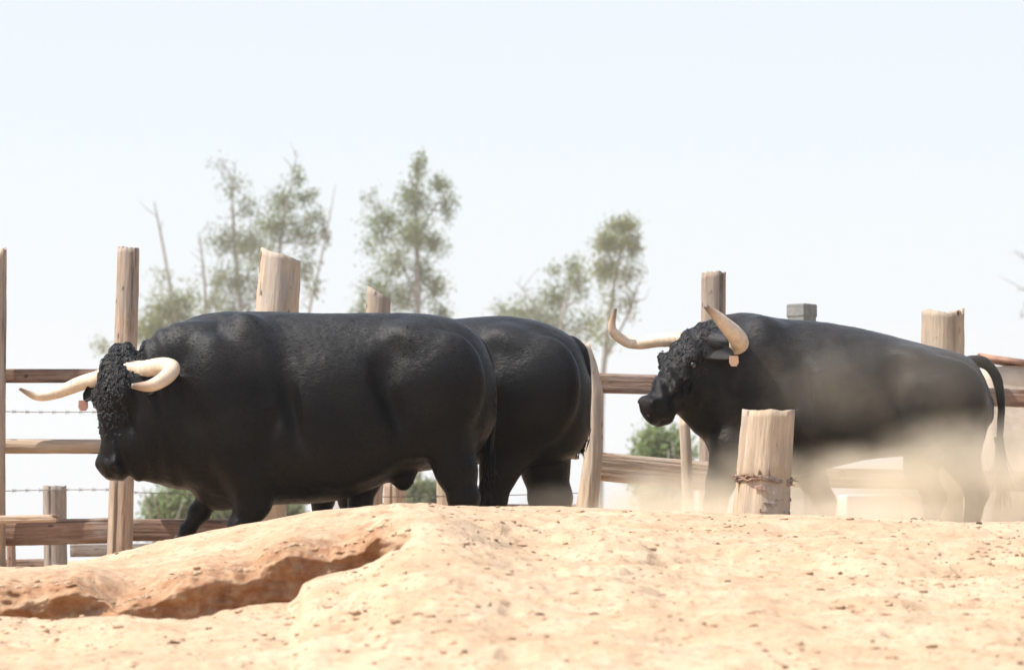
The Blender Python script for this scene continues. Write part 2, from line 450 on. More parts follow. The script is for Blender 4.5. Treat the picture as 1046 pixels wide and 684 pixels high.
def ground():
    c = np.concatenate([-np.geomspace(7000, 260, 50), np.arange(-250, 1300, 1.7), np.geomspace(1310, 8000, 50)])
    Fp = smooth1(F_(c), 3); Up = smooth1(U_(c), 5); g = smooth1(G_(c), 9); Kp = smooth1(K_(c), 31)
    wob = vnoise(np.stack([c / 23.0, 0 * c, 0 * c], 1), 5) * 3 + vnoise(np.stack([c / 7.0, 0 * c, 0 * c], 1), 6) * 1.6
    Us = smooth1(Up, 41); Up = Up + wob * g
    z_of = lambda py, d: (HY - py) / FP * d
    dF = 13.0 + 0.25 * vnoise(np.stack([c / 90.0, 0 * c, 0 * c], 1), 9)
    dU = dF + 0.55
    zF = z_of(Fp, dF); zU = z_of(Up, dU)
    one = np.ones_like(c)
    rings = []   # (d, z, bank soil and shade tint, rows to next)
    rings.append((0.5 * one, -1.35 * one, 0 * one, 8))
    rings.append((5.0 * one, -0.85 * one, 0 * one, 26))
    rings.append((9.0 * one, z_of(704, 9.0) * one, 0 * one, 120))
    rings.append((dF, zF, 0 * one, 10))
    s = 0.45
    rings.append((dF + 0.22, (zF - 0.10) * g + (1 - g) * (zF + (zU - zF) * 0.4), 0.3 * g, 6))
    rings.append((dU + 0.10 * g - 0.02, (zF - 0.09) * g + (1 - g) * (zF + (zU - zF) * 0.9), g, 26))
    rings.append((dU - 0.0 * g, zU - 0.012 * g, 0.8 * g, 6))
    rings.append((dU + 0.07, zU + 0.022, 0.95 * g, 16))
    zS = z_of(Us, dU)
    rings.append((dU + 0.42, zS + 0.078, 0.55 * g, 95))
    rings.append((17.3 * one, z_of(Kp, 17.3), 0 * one, 28))
    rings.append((18.9 * one, np.minimum(z_of(Kp, 17.3), 0) * 0 + GZ, 0 * one, 20))
    rings.append((24.0 * one, GZ * one, 0 * one, 14))
    berm = np.interp(c, [-400, 740, 830, 1400], [0, 0, 0.56, 0.62])
    rings.append((28.5 * one, GZ + berm, 0 * one, 14))
    rings.append((33.0 * one, GZ + berm * 0.5, 0 * one, 8))
    rings.append((60.0 * one, GZ * one, 0 * one, 8))
    rings.append((800.0 * one, GZ * one, 0 * one, 1))
    D, Z, S = [], [], []
    for i in range(len(rings) - 1):
        a, b = rings[i], rings[i + 1]
        n = a[3]
        for k in range(n):
            t = k / n
            if i in (8, 9):   # rounded mound
                tz = math.sin(t * math.pi / 2) if i == 8 else 1 - math.cos(t * math.pi / 2)
                if i == 8: tz = 0.6 * t + 0.4 * tz
                else: tz = t * t * (3 - 2 * t)
            elif i == 2:
                tz = t
            else: tz = t
            D.append(a[0] * (1 - t) + b[0] * t); Z.append(a[1] * (1 - tz) + b[1] * tz); S.append(a[2] * (1 - t) + b[2] * t)
    D.append(rings[-1][0]); Z.append(rings[-1][1]); S.append(rings[-1][2])
    D = np.array(D); Z = np.array(Z); S = np.array(S)
    X = (c[None, :] - CXP) / FP * D
    V = np.stack([X, D, Z], -1)
    nr, nc = D.shape
    p = V.reshape(-1, 3)
    rut = np.abs(fbm(p * np.array([1.1, 2.6, 1]) + np.array([3, 0, 0]), 2, 71))
    near = np.clip((30 - p[:, 1]) / 8, 0, 1) * np.clip((p[:, 1] - 3) / 3, 0, 1)
    crest = 1 - 0.75 * np.exp(-((p[:, 1] - 17.3) / 0.9) ** 2)
    q = p * np.array([1, 1, 1.0])
    face = S.reshape(-1)
    dz = 0.030 * fbm(q * 1.5, 2, 1) + 0.012 * fbm(q * np.array([5, 4, 5]), 3, 3)
    r = fbm(q * np.array([14, 9, 14]), 3, 4)
    dz = dz * crest + 0.0062 * r * (.4 + .6 * np.clip(vnoise(q * 1.3, 61) + .6, 0, 1)) * (.35 + .65 * crest)
    dz = dz - 0.022 * np.clip(.22 - rut, 0, 1) / .22 * crest
    # trodden dents and little clod rims
    dz = dz - 0.010 * np.clip(fbm(q * np.array([10.0, 13.0, 10.0]), 2, 41) - .35, 0, 1) * crest
    w = vnoise(q * np.array([7.0, 4.5, 7.0]), 8)
    dz = dz - 0.018 * np.clip(w - 0.48, 0, 1) * 3 * crest
    cc_ = np.tile(c, nr); dd_ = p[:, 1] - np.tile(dU, nr)
    win = np.exp(-((cc_ - 118) / 34.0) ** 2) + .8 * np.exp(-((cc_ - 345) / 34.0) ** 2)
    dz = dz - .045 * win * np.clip(1 - (dd_ - .36 - .05 * vnoise(q * 6, 51)) / .06, 0, 1) * np.clip((dd_ - .02) / .05, 0, 1)
    w2 = vnoise(q * np.array([22.0, 15, 22.0]), 12)
    dz = dz + 0.020 * np.clip(w2 - 0.5, 0, 1) * np.clip(vnoise(q * 2.2, 63) + .55, 0, 1)
    lip = np.clip(1 - np.abs(p[:, 1] - 13.75) / .5, 0, 1) * np.tile(g, nr)
    dz = dz + lip * (.012 * fbm(q * np.array([26, 20, 26]), 3, 31) - .02 * np.clip(vnoise(q * np.array([8, 7, 8]), 33), 0, 1))
    p[:, 2] += dz * near * (1 - 0.6 * face)
    fn = fbm(q * np.array([9, 9, 22]), 4, 21)
    p[:, 1] += face * (0.045 * fn + 0.03 * vnoise(q * np.array([3.5, 3, 5]), 22))
    idx = np.arange(nr * nc).reshape(nr, nc)
    F = np.stack([idx[:-1, :-1], idx[:-1, 1:], idx[1:, 1:], idx[1:, :-1]], -1).reshape(-1, 4)
    me = mesh_np("ground", p, F, [M["sand"]])
    at = me.attributes.new("subsoil_shade", 'FLOAT', 'POINT')
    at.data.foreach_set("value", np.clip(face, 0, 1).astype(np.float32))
    o = link("ground", me); tag(o, kind="structure")
    return c, D, p.reshape(nr, nc, 3)

gc, gD, gP = ground()

def ground_z(x, y):
    """height of the modelled ground under (x, y)"""
    c = x / y * FP + CXP
    j = int(np.clip(np.searchsorted(gc, c), 0, len(gc) - 1))
    col = gP[:, j]
    return float(np.interp(y, np.maximum.accumulate(col[:, 1]), col[:, 2]))

def clods():
    mb = MB()
    rng = np.random.default_rng(4)
    base = np.array([(-1, 0, 0), (1, 0, 0), (0, -1, 0), (0, 1, 0), (0, 0, -1), (0, 0, 1)], float)
    ico = [(5, 1, 3), (5, 3, 0), (5, 0, 2), (5, 2, 1), (4, 3, 1), (4, 0, 3), (4, 2, 0), (4, 1, 2)]
    # one subdivision for a rounder, uneven lump
    vs = [Vector(v) for v in base]; fs = []
    cache = {}
    def mid(a, b):
        k = (min(a, b), max(a, b))
        if k not in cache:
            vs.append(((vs[a] + vs[b]) / 2).normalized()); cache[k] = len(vs) - 1
        return cache[k]
    for a, b, c_ in ico:
        x, y, z = mid(a, b), mid(b, c_), mid(c_, a)
        fs += [(a, x, z), (x, b, y), (z, y, c_), (x, y, z)]
    B = np.array([tuple(v) for v in vs]); Fa = np.array(fs)
    cl = rng.uniform(0, 1, (46, 2))
    for i in range(2000):
        if i % 3 == 0:
            k = cl[rng.integers(46)]
            c = -60 + 1160 * k[0] + rng.normal(0, 14); y = 9.3 + 7.6 * k[1] ** 0.8 + rng.normal(0, 0.16)
        else:
            c = rng.uniform(-80, 1130); y = 9.3 + 7.8 * rng.uniform() ** 0.9
        y = min(max(y, 9.0), 17.2)
        x = (c - CXP) / FP * y
        if 12.9 < y < 13.8 and c < 430 and rng.uniform() < 0.6: continue
        if c < 430 and y > 13.8 and rng.uniform() < 0.75: continue
        z = ground_z(x, y)
        s = 0.0020 + 0.0095 * rng.uniform() ** 6
        v = B * (1 + 0.35 * rng.uniform(-1, 1, (len(B), 1))) * np.array([s * rng.uniform(0.8, 2.6), s, s * rng.uniform(0.3, 0.8)])
        a = rng.normal(0, .6); ca, sa = math.cos(a), math.sin(a)
        v = v @ np.array([[ca, sa, 0], [-sa, ca, 0], [0, 0, 1]])
        mb.add(v + np.array([x, y, z + s * 0.25]), Fa)
    mc = MB()
    for i in range(2200):
        k = cl[rng.integers(46)]; c = -60 + 1160 * k[0] + rng.normal(0, 60); y = min(max(9.3 + 7.6 * k[1] + rng.normal(0, .6), 9.2), 17.1)
        if i % 4 == 0: c = rng.uniform(-80, 400); y = float(np.interp(c, gc, gP[174, :, 1])) + rng.normal(.02, .10)
        x = (c - CXP) / FP * y; z = ground_z(x, y); s = 0.0028 + 0.011 * rng.uniform() ** 6
        if c < 430 and y > 13.9 and i % 4: continue
        if y > 16.9: s *= .5
        v = B * (1 + 0.4 * rng.uniform(-1, 1, (len(B), 1))) * np.array([s * rng.uniform(0.8, 1.8), s, s * rng.uniform(0.5, 0.9)])
        mc.add(v + np.array([x, y, z + s * 0.15]), Fa)
    oc = mc.build("sand_crumbs", [M["sand"]], smooth=True)
    tag(oc, kind="stuff", label="pale crumbs of dry earth lying on the sand", cat="crumbs")
    o = mb.build("soil_clods", [M["clod"]], smooth=True)
    tag(o, kind="stuff", label="small dark clods and crumbs of soil strewn over the sand", cat="clods")
clods()

# ------------------------------------------------------------------ bulls
def surface_nets(Fd, org, h):
    ins = Fd < 0
    c = np.zeros(tuple(s - 1 for s in Fd.shape), np.int8)
    offs = [(a, b, d) for a in (0, 1) for b in (0, 1) for d in (0, 1)]
    sl = lambda A, o: A[o[0]:A.shape[0] - 1 + o[0], o[1]:A.shape[1] - 1 + o[1], o[2]:A.shape[2] - 1 + o[2]]
    for o in offs: c += sl(ins, o)
    mask = (c > 0) & (c < 8)
    ijk = np.argwhere(mask)
    idx = -np.ones(c.shape, np.int64); idx[mask] = np.arange(len(ijk))
    acc = np.zeros((len(ijk), 3)); cnt = np.zeros(len(ijk))
    vals = {o: Fd[ijk[:, 0] + o[0], ijk[:, 1] + o[1], ijk[:, 2] + o[2]] for o in offs}
    for o in offs:
        for ax in range(3):
            if o[ax] == 0:
                o2 = tuple(o[k] + (k == ax) for k in range(3))
                a, b = vals[o], vals[o2]
                x = (a < 0) != (b < 0)
                t = np.where(x, a / np.where(x, a - b, 1), 0)
                pt = np.tile(np.array(o, float), (len(ijk), 1)); pt[:, ax] += t
                acc += pt * x[:, None]; cnt += x
    V = (ijk + acc / np.maximum(cnt, 1)[:, None]) * h + np.array(org)
    quads = []
    for ax in range(3):
        u, w = [(1, 2), (2, 0), (0, 1)][ax]
        a = [slice(None)] * 3; b = [slice(None)] * 3
        a[ax] = slice(0, -1); b[ax] = slice(1, None)
        A, Bv = ins[tuple(a)], ins[tuple(b)]
        e = np.argwhere(A != Bv)
        e = e[(e[:, u] > 0) & (e[:, w] > 0) & (e[:, u] < Fd.shape[u] - 1) & (e[:, w] < Fd.shape[w] - 1)]
        fl = A[e[:, 0], e[:, 1], e[:, 2]]
        def cell(du, dw):
            q = e.copy(); q[:, u] -= du; q[:, w] -= dw
            return idx[q[:, 0], q[:, 1], q[:, 2]]
        q = np.stack([cell(1, 1), cell(0, 1), cell(0, 0), cell(1, 0)], 1)
        q[~fl] = q[~fl][:, ::-1]
        quads.append(q)
    return V, np.concatenate(quads)

class Field:
    def __init__(self, lo, hi, h):
        self.h = h; self.lo = np.array(lo)
        self.n = np.ceil((np.array(hi) - self.lo) / h).astype(int) + 1
        self.F = np.full(tuple(self.n), 0.5, np.float32)
        self.ax = [self.lo[k] + h * np.arange(self.n[k]) for k in range(3)]
    def _box(self, lo, hi):
        a = np.clip(np.floor((np.array(lo) - self.lo) / self.h).astype(int), 0, self.n)
        b = np.clip(np.ceil((np.array(hi) - self.lo) / self.h).astype(int) + 1, 0, self.n)
        s = tuple(slice(int(x), int(y)) for x, y in zip(a, b))
        X, Y, Z = np.meshgrid(self.ax[0][s[0]], self.ax[1][s[1]], self.ax[2][s[2]], indexing='ij', sparse=True)
        return s, X, Y, Z
    def _merge(self, s, d, k, sub=False):
        A = self.F[s]
        d = d.astype(np.float32)
        if sub:
            d = -d
            h = np.clip(0.5 - 0.5 * (A - d) / k, 0, 1)      # smooth max
            self.F[s] = A * (1 - h) + d * h + k * h * (1 - h)
        else:
            h = np.clip(0.5 + 0.5 * (A - d) / k, 0, 1)
            self.F[s] = A * (1 - h) + d * h - k * h * (1 - h)
    def ell(self, c, r, k=0.05, rot=None, sub=False):
        c = np.array(c, float); r = np.array(r, float)
        m = (max(r) if rot is not None else r) + k + 0.01
        s, X, Y, Z = self._box(c - m, c + m)
        x, y, z = X - c[0], Y - c[1], Z - c[2]
        if rot is not None:
            Rm = np.array(rot).T   # rows are local axes in world space
            x, y, z = (Rm[0, 0] * x + Rm[0, 1] * y + Rm[0, 2] * z, Rm[1, 0] * x + Rm[1, 1] * y + Rm[1, 2] * z, Rm[2, 0] * x + Rm[2, 1] * y + Rm[2, 2] * z)
        k0 = np.sqrt((x / r[0]) ** 2 + (y / r[1]) ** 2 + (z / r[2]) ** 2)
        k1 = np.sqrt((x / r[0] ** 2) ** 2 + (y / r[1] ** 2) ** 2 + (z / r[2] ** 2) ** 2) + 1e-9
        self._merge(s, k0 * (k0 - 1) / k1, k, sub)
    def cap(self, a, b, ra, rb, k=0.03, sub=False):
        a = np.array(a, float); b = np.array(b, float)
        m = max(ra, rb) + k + 0.01
        s, X, Y, Z = self._box(np.minimum(a, b) - m, np.maximum(a, b) + m)
        ab = b - a; L = np.dot(ab, ab) + 1e-12
        t = np.clip(((X - a[0]) * ab[0] + (Y - a[1]) * ab[1] + (Z - a[2]) * ab[2]) / L, 0, 1)
        d = np.sqrt((X - a[0] - t * ab[0]) ** 2 + (Y - a[1] - t * ab[1]) ** 2 + (Z - a[2] - t * ab[2]) ** 2) - (ra + (rb - ra) * t)
        self._merge(s, d, k, sub)
    def trunk(self, secs, k=0.05):
        """secs rows: x, ztop, zbot, halfwidth, ycentre (x rising)"""
        S = np.array(secs); xs = S[:, 0]
        s, X, Y, Z = self._box((xs[0] - .12, S[:, 4].min() - S[:, 3].max() - .1, S[:, 2].min() - .1), (xs[-1] + .12, S[:, 4].max() + S[:, 3].max() + .1, S[:, 1].max() + .1))
        fx = np.linspace(xs[0], xs[-1], 400)
        cur = catmull(S, 400)
        g = lambda j: np.interp(X[:, 0, 0], cur[:, 0], smooth1(cur[:, j], 25))[:, None, None]
        top, bot, hw, yc = g(1), g(2), g(3), g(4)
        zc = top * 0.46 + bot * 0.54
        up = np.maximum(top - zc, 0.02); dn = np.maximum(zc - bot, 0.02)
        # ends round off
        e = np.clip((X - xs[0]) / 0.10, -1, 1); e2 = np.clip((xs[-1] - X) / 0.07, -1, 1)
        zz = (Z - zc); hh = np.where(zz > 0, up, dn)
        rz = np.abs(zz) / hh; ry = np.abs(Y - yc) / hw
        n_ = np.where(zz > 0, 2.15, 2.5)
        q = (ry ** n_ + rz ** n_) ** (1.0 / n_) - 1
        d = q * np.minimum(hw, np.minimum(up, dn) * 1.0) * 0.9
        d = np.maximum(d, np.maximum(xs[0] - X, X - xs[-1]))
        self._merge(s, d, k)

def rotm(ax, ang):
    return np.array(Matrix.Rotation(ang, 3, ax))

def build_bull(spec):
    D = spec["D"]; s = FP / D
    org = Vector(((spec["cx"] - CXP) / FP * D, D, GZ))
    root = empty("bull", org, spec["label"], "bull", "black fighting bulls walking in a line past the fence")
    def B(px, py, y=0.0):
        d = D + y
        return np.array([(px - CXP) / FP * d - org.x, y, (HY - py) / FP * d - GZ])
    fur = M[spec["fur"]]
    secs = []
    for (px, t, b, hw, yc) in spec["trunk"]:
        # a silhouette seen at the spine's distance
        secs.append((B(px, t)[0], B(px, t)[2], B(px, b)[2], hw, yc))
    O = B(*spec["poll"]); az = math.radians(spec["head_az"]); al = math.radians(spec["head_pitch"])
    hh = np.array([-math.cos(az), -math.sin(az), 0]); Zv = np.array([0, 0, 1.0])
    f = hh * math.cos(al) - Zv * math.sin(al)
    n = hh * math.sin(al) + Zv * math.cos(al)
    l = np.cross(Zv, hh)
    if spec.get("roll"):
        Rr = np.array(Matrix.Rotation(spec["roll"], 3, Vector(n)))
        f = Rr @ f; l = Rr @ l
    hs = spec["hs"]
    H = lambda t, sd, r: O + f * t + l * sd + n * r
    Hs = lambda t, sd, r: H(t * hs, sd * hs, r * hs)
    Rh = np.stack([f, l, n], 1)
    allp = [H(-.25, 0, 0), H(.75, .3, .1), H(.75, -.3, .1), H(.2, 0, -.4)] + [np.array([q[0], 0, q[1]]) for q in secs]
    lo = np.min(allp, axis=0) - .2; hi = np.max(allp, axis=0) + .15
    lo[2] = -0.02; lo[1] = min(lo[1], -.55); hi[1] = max(hi[1], .55)
    fd = Field(lo, hi, spec["vox"])
    fd.trunk(secs, 0.02)
    x0, x1 = B(spec["chest"], 400)[0], B(spec["rump"], 400)[0]
    Lb = x1 - x0
    T = lambda x: (np.interp(x, [q[0] for q in secs], [q[1] for q in secs]), np.interp(x, [q[0] for q in secs], [q[2] for q in secs]), np.interp(x, [q[0] for q in secs], [q[3] for q in secs]))
    def UV(u, v, side, inset):
        x = x0 + Lb * u; t, b, hw = T(x)
        return np.array([x, side * (hw - inset), b + (t - b) * v])
    for sd in (-1, 1):
        def q_(u):
            t_, b_, h_ = T(x0 + Lb * u); return (t_ - b_) / .90
        def me_(u, v, ins, r, k, ang=0.0, sub=False):
            fd.ell(UV(u, v, sd, ins), (r[0], r[1], r[2] * q_(u)), k, rotm('Y', ang), sub=sub)
        me_(.15, .48, .075, (.19, .115, .36), .07, -.28)      # shoulder
        me_(.23, .77, .150, (.12, .10, .19), .09, -.35)       # shoulder blade
        me_(.07, .36, .09, (.11, .09, .16), .05)             # point of shoulder
        me_(.20, .20, .11, (.10, .09, .17), .06)             # upper arm
        me_(.50, .42, .13, (.42, .15, .30), .08)             # ribs
        me_(.83, .50, .062, (.235, .125, .34), .05, .14)     # thigh
        me_(.74, .80, .135, (.15, .10, .085), .08, .3)         # hook bone
        me_(.74, .25, .10, (.12, .09, .17), .06, -.4)        # stifle
        me_(.665, .45, -.014, (.035, .045, .18), .08, -.30, True)  # fold of the flank
        me_(.00, .84, .13, (.18, .10, .11), .09, -.3)          # crest of the neck
        me_(.275, .34, -.035, (.03, .04, .16), .05, .45, True)
        me_(.655, .70, -.008, (.06, .05, .15), .07, .25, True)   # flank hollow
        me_(.34, .58, -.032, (.035, .055, .26), .07, -.22, True)  # hollow behind the shoulder
    # dewlap and brisket
    fd.ell(UV(.11, .06, 1, T(x0 + .11 * Lb)[2]), (.13, .10, .11), .08)
    # scrotum
    if spec.get("scrotum"):
        sp = B(*spec["scrotum"]); fd.ell(sp + np.array([0, 0, .03]), (.075, .06, .13), .05)
    # legs
    hooves = []
    for leg in spec["legs"]:
        pts = [B(*q[:3]) for q in leg]
        for i in range(len(pts) - 1):
            fd.cap(pts[i], pts[i + 1], leg[i][3], leg[i + 1][3], .035)
        hooves.append((pts[-1], pts[-1] - pts[-2]))
        for i in (2,):
            if i < len(pts) - 1: fd.ell(pts[i], (leg[i][3] * 1.15,) * 3, .02)
    # head
    tt = [-.05, .02, .10, .20, .30, .40, .48, .54]
    hwid = [.075, .125, .135, .128, .100, .082, .085, .065]
    fr = [-.04, -.005, .012, .012, .0, -.012, -.02, -.045]
    bk = [-.16, -.22, -.27, -.285, -.26, -.225, -.195, -.155]
    for i in range(len(tt) - 1):
        for a in (0, .5):
            t = tt[i] * (1 - a) + tt[i + 1] * a; w = hwid[i] * (1 - a) + hwid[i + 1] * a
            b_ = bk[i] * (1 - a) + bk[i + 1] * a; f_ = fr[i] * (1 - a) + fr[i + 1] * a
            fd.ell(Hs(t, 0, (b_ + f_) / 2), (.065 * hs, w * hs, (f_ - b_) / 2 * hs), .03, Rh)
    for sd in (-1, 1):
        fd.ell(Hs(.165, sd * .105, -.05), (.055 * hs, .045 * hs, .045 * hs), .02, Rh)     # brow
        fd.ell(Hs(.24, sd * .075, -.17), (.12 * hs, .05 * hs, .085 * hs), .03, Rh)        # cheek
        fd.ell(Hs(.33, sd * .085, -.085), (.09 * hs, .018 * hs, .03 * hs), .03, Rh)
        fd.ell(Hs(.36, sd * .10, -.12), (.11 * hs, .025 * hs, .03 * hs), .03, Rh, sub=True)
        fd.ell(Hs(.505, sd * .058, -.035), (.034 * hs, .027 * hs, .025 * hs), .03, Rh)     # nostril rim
        fd.ell(Hs(.535, sd * .075, -.038), (.030 * hs, .024 * hs, .022 * hs), .008, Rh, sub=True)
        fd.ell(Hs(.205, sd * .142, -.062), (.022 * hs, .016 * hs, .02 * hs), .012, Rh, sub=True)
    fd.ell(Hs(.505, 0, -.085), (.062 * hs, .080 * hs, .066 * hs), .03, Rh)                 # muzzle
    fd.ell(Hs(.47, 0, -.178), (.075 * hs, .056 * hs, .040 * hs), .02, Rh)                 # lower lip
    for sd in (-1, 1):
        fd.cap(Hs(.55, sd * .035, -.150), Hs(.42, sd * .092, -.150), .004 * hs, .004 * hs, .008, sub=True)  # mouth line
    for (a, b, ra, rb) in spec.get("horn_cores", []):
        fd.cap(H(*a), H(*b), ra, rb, .02)
    # neck from the back of the skull into the shoulders
    for (a, b, ra, rb, k) in spec["neck"]:
        fd.cap(B(*a), B(*b), ra, rb, k)
    # low folds of skin and hair
    near = np.abs(fd.F) < 0.035
    ii = np.argwhere(near)
    pp = ii * fd.h + fd.lo
    xk = (pp[:, 0] - x0) / Lb
    amp = 0.0016 + 0.005 * np.clip(0.25 - xk, 0, .25) / .25
    disp = amp * fbm(pp * np.array([7, 7, 5]), 2, spec["seed"]) + 0.0011 * fbm(pp * 38, 2, spec["seed"] + 5)
    # long slanting wrinkles on the neck
    wr = np.sin((pp[:, 0] * 1.0 + pp[:, 2] * 0.35 + 0.03 * vnoise(pp * 4, 3)) * 62)
    disp += 0.0055 * wr * np.clip((0.16 - xk) / .2, 0, 1) * np.clip(vnoise(pp * 3, 8) + .5, 0, 1)
    fd.F[ii[:, 0], ii[:, 1], ii[:, 2]] += disp.astype(np.float32)
    V, Q = surface_nets(fd.F, fd.lo, fd.h)
    # faces on the muzzle get bare skin
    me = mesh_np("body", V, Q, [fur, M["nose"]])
    hc = V[Q].mean(1) - O
    tcoord = hc @ f / hs; rcoord = hc @ n / hs; scoord = hc @ l / hs
    nose = (tcoord > .568) & (tcoord < .66) & (np.abs(scoord) < .06) & (rcoord > -.07) & (rcoord < .03)
    me.polygons.foreach_set("material_index", nose.astype(np.int32))
    link("body", me, root, org)
    nrm = np.zeros(len(V) * 3, np.float32); me.vertices.foreach_get("normal", nrm); nrm = nrm.reshape(-1, 3)
    rng = np.random.default_rng(spec["seed"])
    W = lambda q: Vector(q) + org
    # forehead curls
    rel = V - O
    tc_, sc_, rc_ = rel @ f / hs, rel @ l / hs, rel @ n / hs
    sel = np.where((tc_ > -.12) & (tc_ < .44) & (np.abs(sc_) < .15 - .16 * np.clip(tc_ - .2, 0, 1)) & (rc_ > -.16 - .1 * (tc_ < .05)) & (nrm @ n * 1.0 + nrm @ (-f) * .8 * (tc_ < .05) > .22) & (rng.uniform(size=len(V)) < np.clip(1.2 - np.clip(tc_ - .16, 0, 1) * 5.0, .0, 1)) & (np.abs(sc_) < .15 * (1.15 - 1.7 * np.clip(tc_ - .05, 0, .45))))[0]
    if len(sel):
        pick = rng.choice(sel, min(spec["curls"], len(sel)), replace=False)
        mb = MB()
        for vi in pick:
            c0 = V[vi]; nn = nrm[vi]
            a = np.cross(nn, rng.normal(size=3)); a /= np.linalg.norm(a); b = np.cross(nn, a)
            ck = spec.get('curl_k', .9); rr = ck * rng.uniform(.0055, .0125) * (1 - .35 * (tc_[vi] > .2)); turns = rng.uniform(.8, 1.5); lift = ck * rng.uniform(.002, .011)
            if rng.uniform() < .55:      # a short wavy lock
                dn = f + rng.normal(0, .55, 3); dn -= np.dot(dn, nn) * nn; dn /= np.linalg.norm(dn); sd_ = np.cross(nn, dn)
                Lk = rng.uniform(.016, .042); ph = rng.uniform(0, 6.28); wv_ = rng.uniform(.003, .007)
                pts = [c0 + nn * (-.002 + lift * math.sin(math.pi * k / 6)) + dn * Lk * k / 6 + sd_ * wv_ * math.sin(ph + k * 1.9) for k in range(7)]
                tube(mb, pts, np.linspace(.0058, .0018, 7) * ck, 4, 11); continue
            m = 7; th = np.linspace(0, turns * 2 * math.pi, m)
            pts = [c0 + nn * (-.002 + lift * k / (m - 1)) + rr * (1 - .35 * k / m) * (math.cos(t_) * a + math.sin(t_) * b) for k, t_ in enumerate(th)]
            tube(mb, pts, np.linspace(.0052, .0022, m) * rng.uniform(.8, 1.15) * ck, 4, 11)
        o = mb.build("forehead_curls", [fur], root, org) if False else None
        o = link("forehead_curls", mesh_np("forehead_curls", np.concatenate(mb.v), np.concatenate(mb.f), [M["curl"]]), root, org)
        o["kind"] = "stuff"
    # short coat standing proud of the outline
    area = rng.choice(len(V), spec["hair"])
    c0 = V[area]; nn = nrm[area]
    flow = np.tile(np.array([.75, 0, -.5]), (len(area), 1)) + rng.normal(0, .25, (len(area), 3))
    flow -= (flow * nn).sum(1)[:, None] * nn; flow /= np.linalg.norm(flow, axis=1)[:, None] + 1e-9
    side = np.cross(nn, flow)
    ln = rng.uniform(.010, .022, len(area))[:, None]
    tip = c0 + flow * ln + nn * ln * .28
    wv = .0012
    Vh = np.stack([c0 - side * wv - nn * .001, c0 + side * wv - nn * .001, tip], 1).reshape(-1, 3)
    hm = mesh_np("coat_hair", Vh, np.arange(len(Vh)).reshape(-1, 3), [M["hair_dusty" if "dusty" in spec["fur"] else "hair"]], smooth=False)
    o = link("coat_hair", hm, root, org); o["kind"] = "stuff"
    # horns
    for hp in spec["horns"]:
        pts = np.array([H(*q) for q in hp["path"]])
        n_ = 44
        tube_mb = MB(); n_ = 90; tube(tube_mb, pts, hp["rad"], 16, n_)
        Vt = tube_mb.v[0]
        along = np.concatenate([np.repeat(np.linspace(0, 1, n_), 16), [0, 1]])
        cen = np.concatenate([np.repeat(Vt[:n_ * 16].reshape(n_, 16, 3).mean(1), 16, 0), Vt[-2:]])
        ringn = 1 + 0.035 * np.sin(along * 120 + 2 * vnoise(Vt * 20, 3)) * np.clip(.4 - along, 0, .4) / .4 + .02 * vnoise(Vt * 30, 4)
        Vt = cen + (Vt - cen) * ringn[:, None]
        me = mesh_np("horn", Vt, tube_mb.f[0], [M["horn"]])
        at = me.attributes.new("along", 'FLOAT', 'POINT'); at.data.foreach_set("value", along.astype(np.float32))
        o = link("horn", me, root, org)
        if hp.get("label"): o["label"] = hp["label"]
    # ears
    for e in spec["ears"]:
        a, b = H(*e["base"]), H(*e["tip"])
        ax = b - a; L = np.linalg.norm(ax); ax /= L
        wd = np.cross(ax, n); wd /= np.linalg.norm(wd); nn = np.cross(wd, ax)
        rows, cols = 12, 9; Vv = []
        for i in range(rows):
            t = i / (rows - 1); w = L * (.13 + .20 * math.sin(math.pi * min(1, t * .95 + .05)) ** .8) * (1 - t * .35)
            if i == rows - 1: w = .004
            for j in range(cols):
                u = j / (cols - 1) * 2 - 1
                Vv.append(a + ax * L * t + wd * w * math.sin(u * 1.4) + nn * (w * .9 * (1 - math.cos(u * 1.4)) - .01))
        Vv = np.array(Vv); idx = np.arange(rows * cols).reshape(rows, cols)
        Fq = np.stack([idx[:-1, :-1], idx[:-1, 1:], idx[1:, 1:], idx[1:, :-1]], -1).reshape(-1, 4)
        inner = Vv - nn * .006
        Fq2 = Fq[:, ::-1] + len(Vv)
        eo = link("ear", mesh_np("ear", np.vstack([Vv, inner]), np.vstack([Fq, Fq2]), [fur]), root, org)
        if e.get("tag"):
            tp = H(*e["tag"]); w, h2 = .026, .030
            prof = [(-w, h2), (w, h2), (w * 1.1, -h2 * .3), (w * .6, -h2), (-w * .6, -h2), (-w * 1.1, -h2 * .3)]
            vx = np.array([1.0, .25, 0.]); vx /= np.linalg.norm(vx); vy = np.array([.25, -1., 0.]); vy /= np.linalg.norm(vy)
            Vv = np.array([tp + vx * q[0] + Zv * q[1] + vy * th for th in (-.002, .002) for q in prof])
            fc = [tuple(range(6)), tuple(range(11, 5, -1))] + [(i, (i + 1) % 6 + 0, (i + 1) % 6 + 6, i + 6) for i in range(6)]
            to = link("ear_tag", mesh_np("ear_tag", Vv, fc, [M["tag_tan" if spec["fur"] == "fur_dusty" else "tag"]], smooth=False), root, org)
            to["label"] = "tan plastic ear tag" if spec["fur"] == "fur_dusty" else "pale pink plastic ear tag"
    # eyes
    for sd in (-1, 1):
        c0 = Hs(.205, sd * .128, -.062)
        mb = MB(); r0 = .021 * hs
        th = np.linspace(0, math.pi, 9); tube(mb, [c0 + l * sd * r0 * math.cos(a) for a in th[::-1]], [max(r0 * math.sin(a), .0008) for a in th], 12, 17)
        link("eye", mesh_np("eye", mb.v[0], mb.f[0], [M["eye"]]), root, org)
    # tail
    mb = MB(); tp = [B(*q[:3]) for q in spec["tail"]]
    tube(mb, tp, [q[3] for q in spec["tail"]], 12, 48, rough=.12, seed=3)
